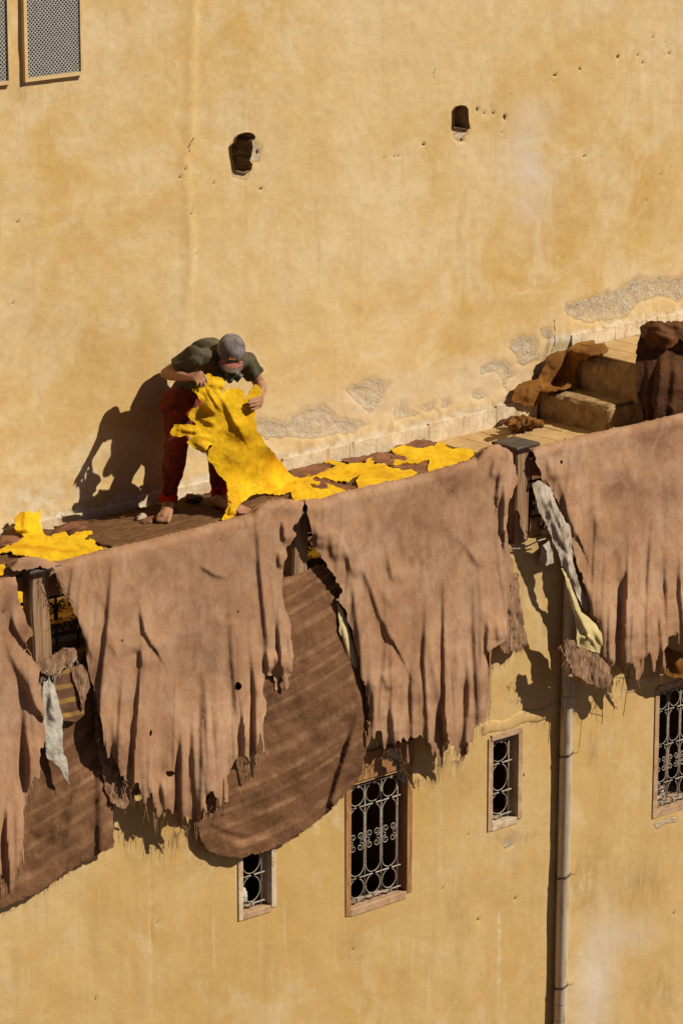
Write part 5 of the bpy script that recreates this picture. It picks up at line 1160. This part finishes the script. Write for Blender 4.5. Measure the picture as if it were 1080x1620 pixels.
M['skin'] = mat_simple('sun_tanned_skin', (0.30, 0.145, 0.082), (0.40, 0.21, 0.125), 14, 5, 0.55, 0.35, 0.25, 120, 0.001)
M['shirt'] = mat_simple('olive_cotton', (0.060, 0.052, 0.030), (0.115, 0.098, 0.058), 8, 5, 0.9, 0.15, 0.4, 60, 0.004)
M['trousers'] = mat_simple('stained_maroon_cotton', (0.060, 0.018, 0.012), (0.20, 0.036, 0.020), 9, 6, 0.9, 0.15, 0.5, 50, 0.005, stretch=(1.5, 1.5, .8), c3=(0.28, 0.040, 0.022))
M['cuff'] = mat_simple('red_cotton', (0.42, 0.016, 0.010), (0.58, 0.035, 0.016), 12, 5, 0.85, 0.15, 0.4, 60, 0.004)
M['capfab'] = mat_simple('faded_grey_twill', (0.105, 0.090, 0.090), (0.25, 0.222, 0.225), 16, 6, 0.9, 0.15, 0.5, 90, 0.003, c3=(0.13, 0.065, 0.05))
M['visor'] = mat_simple('worn_red_twill', (0.20, 0.068, 0.052), (0.32, 0.115, 0.09), 18, 6, 0.85, 0.2, 0.4, 80, 0.002, c3=(0.14, 0.10, 0.085))
M['visoredge'] = mat_simple('greyed_visor_edge', (0.075, 0.045, 0.034), (0.14, 0.085, 0.065), 22, 6, 0.85, 0.2, 0.4, 80, 0.002, c3=(0.20, 0.15, 0.12))
M['badge'] = mat_simple('orange_embroidery', (0.55, 0.20, 0.03), (0.75, 0.36, 0.07), 60, 3, 0.8, 0.2, 0.3, 120, 0.001)
M['rubber'] = mat_simple('dark_green_rubber', (0.018, 0.026, 0.016), (0.040, 0.052, 0.034), 12, 4, 0.35, 0.5, 0.1, 60, 0.001)
M['hairblack'] = mat_simple('short_black_hair', (0.012, 0.009, 0.007), (0.03, 0.022, 0.016), 40, 4, 0.7, 0.3, 0.6, 120, 0.002)
M['eye'] = mat_simple('dark_eye', (0.02, 0.014, 0.01), (0.03, 0.02, 0.014), 30, 2, 0.2, 0.5, 0.0, 50, 0.001)

man = empty('person', tuple(pZ(310, 815, FLOOR))); tag(man, 'barefoot person in olive shirt, cap and stained red trousers bending to lift a yellow hide', 'person')
sR, eR, wR = Q(307, 564, .42), Q(263, 591, .27), Q(296, 597, .46)
sL, eL, wL = Q(389, 571, .42), Q(413, 611, .44), Q(412, 622, .56)
pel, spn, che, nec = Q(301, 630, .17), Q(310, 604, .20), Q(341, 573, .33), Q(353, 560, .41)
hR, hL = Q(284, 641, .19), Q(320, 641, .19)
kR, kL = Q(278, 716, .30), Q(343, 712, .33)
aR, aL = Q(266, 795, .20), Q(349, 787, .27)
cam_v = Vector(-fw); cam_r = Vector(rt); cam_u = Vector(up)
Uh = (cam_r * .14 + cam_u * .74 + cam_v * .66).normalized()
Fh = cam_r * .06 - cam_u * .66 + cam_v * .74; Fh = (Fh - Uh * Fh.dot(Uh)).normalized(); Xh = Fh.cross(Uh)
HM = Matrix((Xh, Fh, Uh)).transposed()
Hc = Q(365, 561, .50)
def H(x, y, z): return Hc + HM @ Vector((x, y, z))

B = Blob()
B.cap(pel, spn, .09, .085).cap(spn, che, .085, .088).cap(sR.lerp(che, .1), sL.lerp(che, .1), .042, .042).cap(che, nec, .085, .05)
B.cap(nec, H(0, -.02, -.06), .056, .050)
B.chain([sR, sR.lerp(eR, .5), eR], [.042, .040, .035]).chain([eR, eR.lerp(wR, .3), wR], [.035, .037, .024])
B.chain([sL, sL.lerp(eL, .5), eL], [.042, .040, .035]).chain([eL, eL.lerp(wL, .3), wL], [.035, .037, .024])
B.chain([hR, kR, kR.lerp(aR, .35), aR], [.065, .046, .046, .034]).chain([hL, kL, kL.lerp(aL, .35), aL], [.065, .046, .046, .034])
# head with face
B.ell(Hc, (.072, .090, .104), HM).ell(H(0, .028, -.068), (.052, .058, .048), HM).ell(H(0, .05, -.02), (.06, .042, .06), HM)
B.cap(H(0, .090, .004), H(0, .108, -.030), .009, .014).cap(H(-.045, .078, .014), H(.045, .078, .014), .013, .013)
for s_ in (-1, 1): B.ell(H(s_ * .074, -.004, -.018), (.010, .020, .031), HM); B.ell(H(s_ * .035, .066, -.03), (.022, .02, .02), HM)
B.cap(H(-.02, .083, -.062), H(.02, .083, -.062), .009, .009)
# feet
def foot(ank, heel, ball, tips, rt_):
    B.cap(ank, heel, .034, .030).cap(ank, ball.lerp(ank, .35), .032, .030).cap(heel, ball, .029, .030)
    B.cap(ball + rt_ * .025, heel, .022, .022).cap(ball - rt_ * .025, heel, .022, .024)
    for (bs, tp, r_) in tips: B.cap(bs, bs.lerp(tp, .55) + Vector((0, 0, .003)), r_ * 1.1, r_).cap(bs.lerp(tp, .55) + Vector((0, 0, .003)), tp, r_, r_ * .85)
def mkfoot(ank, heel, toe, side):
    d = (toe - heel); d.z = 0; L = d.length; d.normalize(); s_ = Vector((-d.y, d.x, 0)) * side
    z0 = .046; heel = Vector((heel.x, heel.y, z0 + .028)); ball = Vector((toe.x, toe.y, z0 + .022)) - d * .06
    tips = []
    for k, (o_, l_, r_) in enumerate(((-.034, .066, .0135), (-.014, .064, .0100), (.004, .058, .0095), (.020, .050, .0090), (.034, .040, .0085))):
        bs = ball + s_ * o_; tips.append((bs, Vector((bs.x, bs.y, z0 + r_)) + d * l_, r_))
    foot(ank, heel, ball, tips, s_)
mkfoot(aR, pZ(270, 805, .05), pZ(257, 827, .05), -1)
mkfoot(aL, pZ(342, 800, .05), pZ(389, 813, .05), -1)
# hands: palm, four fingers of different length with bends, thumb from the side of the palm
def hand(wr, knuck, mids, tips, thumb, rp=.017):
    for k in knuck: B.cap(wr, k, .021, .0125)
    for i in range(3): B.cap(knuck[i], knuck[i + 1], .0125, .0120)
    for k, m1, tp, r_ in zip(knuck, mids, tips, (.0088, .0092, .0087, .0077)):
        B.cap(k, m1, r_ * 1.15, r_).cap(m1, m1.lerp(tp, .6), r_, r_ * .92).cap(m1.lerp(tp, .6), tp, r_ * .92, r_ * .8)
    B.chain(thumb, [.015, .011, .009])
hand(wR, [Q(318, 589.5, .545), Q(315, 593, .55), Q(311.5, 596.5, .55), Q(307.5, 599.5, .545)], [Q(325, 597, .595), Q(321.5, 602, .60), Q(317, 604.5, .60), Q(312, 605, .595)],
     [Q(327.5, 605.5, .60), Q(323.5, 611, .605), Q(318, 612.5, .605), Q(312, 610.5, .60)], [wR.lerp(Q(311, 593, .53), .35), Q(310, 601, .515), Q(319, 606, .535)])
hand(wL, [Q(413, 628, .605), Q(413.5, 633, .61), Q(413, 638, .61), Q(410.5, 643, .605)], [Q(404, 630, .65), Q(404, 635.5, .655), Q(404, 641, .655), Q(403.5, 646.5, .65)],
     [Q(394.5, 633, .65), Q(393.5, 638, .655), Q(395, 643, .655), Q(397, 648, .65)], [wL.lerp(Q(412, 630, .60), .3), Q(408, 628, .56), Q(399, 629, .555)])
body = B.fuse('body', M['skin'], man, .0052, 3)
for s_ in (-1, 1):
    e_ = Blob(); e_.ell(H(s_ * .031, .083, -.004), (.011, .009, .007), HM); o = e_.b.build('eye', M['eye'], None, True); place(o, man)
# clothing
def cw(amp, sx, sz, seed): return lambda co: amp * fbm(co[:, 0] * sx + co[:, 1] * sx * .7, co[:, 2] * sz + co[:, 1] * 4, 3, seed)
S_ = Blob()
S_.cap(Q(299, 633, .17), spn, .128, .116).cap(spn, che, .120, .126).cap(che, nec.lerp(che, .35), .122, .090).cap(sR.lerp(che, .05), sL.lerp(che, .05), .062, .062)
S_.cap(sR, sR.lerp(eR, .58), .064, .060, True).cap(sR, sR.lerp(eR, .3), .064, .058).cap(sL, sL.lerp(eL, .55), .064, .060, True).cap(sL, sL.lerp(eL, .3), .064, .058)
S_.ell(Q(332, 558, .30), (.13, .12, .09))
def shirtw(co):
    a = co[:, 0] * 9 + co[:, 2] * 6; w = 3.0 * fbm(co[:, 0] * 7, co[:, 2] * 7 + co[:, 1] * 5, 3, 402)
    return .013 * fbm(a, co[:, 2] * 12 - co[:, 0] * 4 + co[:, 1] * 8, 3, 401) + .004 * np.sin(co[:, 0] * 62 + co[:, 2] * 38 + co[:, 1] * 30 + 2.2 * w)
S_.fuse('t_shirt', M['shirt'], man, .006, 2, shirtw)
T_ = Blob()
T_.cap(Q(292, 636, .18), Q(314, 636, .18), .122, .122).cap(hR, hL, .115, .115)
T_.chain([hR, kR], [.092, .064]).cap(kR, aR.lerp(kR, .10), .066, .047, True).cap(kR, kR.lerp(aR, .6), .066, .053)
T_.chain([hL, kL], [.092, .064]).cap(kL, aL.lerp(kL, .12), .066, .048, True).cap(kL, kL.lerp(aL, .6), .066, .054)
T_.fuse('trousers', M['trousers'], man, .006, 2, lambda co: .020 * fbm(co[:, 0] * 9 + co[:, 1] * 7, co[:, 2] * 6, 4, 411) + .0035 * np.sin(co[:, 2] * 40 + co[:, 0] * 34 + co[:, 1] * 20 + 9 * fbm(co[:, 0] * 6, co[:, 2] * 5, 2, 412)))
for k_, a_, sd in ((kR, aR, 421), (kL, aL, 425)):
    c_ = Blob(); c_.cap(a_.lerp(k_, .42), a_.lerp(k_, .12), .055, .050, True).cap(a_.lerp(k_, .14), a_.lerp(k_, .05), .060, .055, True)
    c_.fuse('trouser_cuff', M['cuff'], man, .005, 2, cw(.016, 16, 14, sd))
# cap
cb = MB(); v = []; f = []; n = 40; kk = 14
for i in range(kk + 1):
    a_ = (math.pi / 2) * (1 - i / kk) if i < kk else 0
    for j in range(n):
        t_ = 2 * math.pi * j / n; rr = math.cos(a_) ** .8 if a_ < 1.57 else 0
        seam_ = 1 + .012 * math.cos(6 * t_) + .010 * math.sin(3 * t_ + 5 * a_)
        v.append(H(.081 * rr * math.cos(t_) * seam_, -.004 + .100 * rr * math.sin(t_) * seam_, .028 + .088 * math.sin(a_) ** .9 - (.012 if i == kk else 0)))
f = [(i * n + j, i * n + (j + 1) % n, (i + 1) * n + (j + 1) % n, (i + 1) * n + j) for i in range(kk) for j in range(n)]
cb.add(v, f); capo = cb.build('cap', M['capfab'], man, True); capo.modifiers.new('t', 'SOLIDIFY').thickness = .004
bb = Blob(); bb.ell(H(0, -.004, .117), (.007, .007, .004), HM); place(bb.b.build('cap_button', M['capfab'], None, True), capo)
def visor(name, v0, v1, mat, lift):
    vb = MB(); v = []; nu, nv = 22, 8
    for i in range(nu + 1):
        u = -1 + 2 * i / nu
        for j in range(nv + 1):
            w = v0 + (v1 - v0) * j / nv; ang = u * 1.12
            ln = .082 * math.cos(u * 1.35) ** .6 if abs(u) < 1 else .082 * math.cos(1.35) ** .6
            v.append(H(.080 * math.sin(ang) * (1 + .06 * w), -.004 + .099 * math.cos(ang) + ln * w, .018 + lift - .020 * u * u - .012 * w - .014 * u * u * w))
    f = [(i * (nv + 1) + j, (i + 1) * (nv + 1) + j, (i + 1) * (nv + 1) + j + 1, i * (nv + 1) + j + 1) for i in range(nu) for j in range(nv)]
    vb.add(v, f); o = vb.build(name, mat, None, True); place(o, capo); s_ = o.modifiers.new('t', 'SOLIDIFY'); s_.thickness = .004; return o
visor('visor', -.06, .52, M['visor'], 0); visor('visor_edge', .52, 1.0, M['visoredge'], .0)
bd = MB()
for k in range(5):
    x0 = -.018 + k * .0075; bd.box((x0, -.002, -.009 + .003 * (k % 2)), (x0 + .0055, .002, .010 - .003 * (k % 2)))
bd.box((-.020, -.0015, -.014), (.020, .0015, -.0105)); o = bd.build('badge', M['badge']); o.matrix_world = Matrix.Translation(H(0, .093, .055)) @ (HM.to_4x4() @ Matrix.Rotation(R(28), 4, 'X')); 
o.parent = capo; o.matrix_parent_inverse = capo.matrix_world.inverted() if False else Matrix.Translation(man.location).inverted() @ Matrix.Translation(man.location)
hb = Blob(); hb.ell(H(0, -.012, .004), (.0755, .090, .088), HM); place(hb.b.build('hair', M['hairblack'], None, True), man)
# respirator
rb_ = Blob(); rb_.ell(H(0, .098, -.062), (.042, .040, .046), HM).cap(H(0, .112, -.070), H(0, .135, -.085), .026, .020).cap(H(-.04, .098, -.075), H(-.066, .112, -.088), .030, .031, True).cap(H(.04, .098, -.075), H(.066, .112, -.088), .030, .031, True)
mk = rb_.fuse('respirator', M['rubber'], man, .004, 2)
st_ = MB(); st_.tube([H(.09 * math.cos(a_) * .92, .105 * math.sin(a_) * .95, -.035 - .02 * math.sin(a_)) for a_ in np.linspace(0, 2 * math.pi, 33)], .005, 6); place(st_.build('strap', M['rubber'], None, True), mk)

# ================================================================== THE HIDE HE HOLDS
zh = lambda pts: zoomed(pts, 220, 500, 4.154)
YHP = zh([(440,400),(445,378),(470,376),(480,392),(500,400),(530,402),(548,408),(562,430),(558,470),(545,500),(556,506),(572,478),(620,477),(680,485),(694,505),(690,550),(700,548),(735,490),(765,447),(790,460),(806,490),(800,520),(795,560),(780,600),(762,610),(768,640),(755,665),(768,690),(770,720),(765,750),(800,790),(840,850),(880,890),(910,940),(960,990),(985,1030),(1030,1060)])
YHP += [(480,757),(489,751),(496,760),(522,767),(550,777),(540,800),(500,810),(470,800),(461,783),(459,778),(437,785),(430,782),(420,780)]
YHP += zh([(800,1168),(740,1180),(720,1195),(690,1215),(660,1240),(640,1270),(620,1335),(545,1345),(560,1290),(585,1240),(578,1180),(585,1150),(570,1100),(545,1065),(520,1040),(490,990),(455,950),(447,905),(478,850),(470,846),(428,905),(400,890),(360,868),(345,850),(308,832),(345,800),(318,785),(270,795),(220,785),(208,760),(225,710),(320,716),(368,712),(350,690),(326,655),(345,618),(390,588),(415,578),(420,570),(385,540),(380,515),(345,480),(400,465),(425,445)])
CT = np.array([(320,600,.575),(327,594,.58),(345,610,.595),(360,630,.615),(403,622,.605),(410,612,.61),(403,640,.605),(385,625,.61),(303,616,.56),(313,632,.575),(345,640,.62),(385,680,.625),(300,655,.575),(275,680,.56),(297,690,.57),(330,700,.60),(320,715,.59),(345,740,.58),(375,720,.60),(360,780,.60),(360,822,.63),(352,822,.63),(362,803,.615),(375,795,.58),(405,735,.46),(405,770,.42),(430,770,.36),(440,745,.30),(420,700,.50),(455,748,.17),(470,775,.36),(545,777,.48),(500,765,.30),(480,757,.20),(540,800,.6)])
def yhm(px, py):
    d2 = (px[:, None] - CT[:, 0]) ** 2 + (py[:, None] - CT[:, 1]) ** 2; w = 1 / (d2 + 350) ** 1.9
    n = (w * CT[:, 2]).sum(1) / w.sum(1)
    h = creases(px, py, [(zh([(470,400),(500,480),(560,560),(640,720)]), .020, 3, 12), (zh([(445,440),(470,510),(520,590),(560,640)]), .020, 2.5, 9), (zh([(420,470),(450,540),(510,620)]), .018, 2.5, 8), (zh([(360,495),(430,560),(510,650)]), -.016, 2.5, 9), (zh([(380,590),(450,600),(520,650)]), .024, 2.5, 9), (zh([(345,650),(430,680),(520,720)]), .016, 2.5, 9),
                         (zh([(225,735),(320,750),(420,770)]), .014, 2.5, 8), (zh([(310,800),(400,790),(480,810)]), -.014, 2.5, 8), (zh([(480,840),(450,880),(430,905)]), -.03, 2.2, 7), (zh([(560,640),(640,760),(700,900),(760,1050)]), .006, 7, 16), (zh([(690,550),(660,640),(650,760)]), .005, 5, 12), (zh([(590,1150),(610,1230),(600,1330)]), .016, 3, 9), (zh([(630,1180),(640,1240),(615,1330)]), .012, 3, 8), (zh([(545,500),(552,470),(556,430)]), .02, 2, 7)])
    n = n + 1.0 * h + .008 * fbm(px * .05, py * .05, 3, 501) + .0028 * fbm(px * .16, py * .16, 3, 503) + .012 * np.abs(fbm(px * .10, py * .06, 2, 505)) * np.clip((340 - px) / 50, 0, 1)
    n = n - .016 * np.abs(fbm(px * .22, py * .22, 2, 507)) * np.clip((py - 745) / 40, 0, 1)
    W_ = onY(px, py, -n); Zf = onZ(px, py, .052 + .008 * fbm(px * .1, py * .1, 2, 509))
    return np.where((W_[:, 2] < Zf[:, 2])[:, None], Zf, W_)
o = sheet('yellow_hide', YHP, yhm, 1.5, 1.4, 1, mat=M['yellow'], thick=.003, seed=501)
tag(o, 'large bright yellow hide held up in both hands by the worker', 'hide')
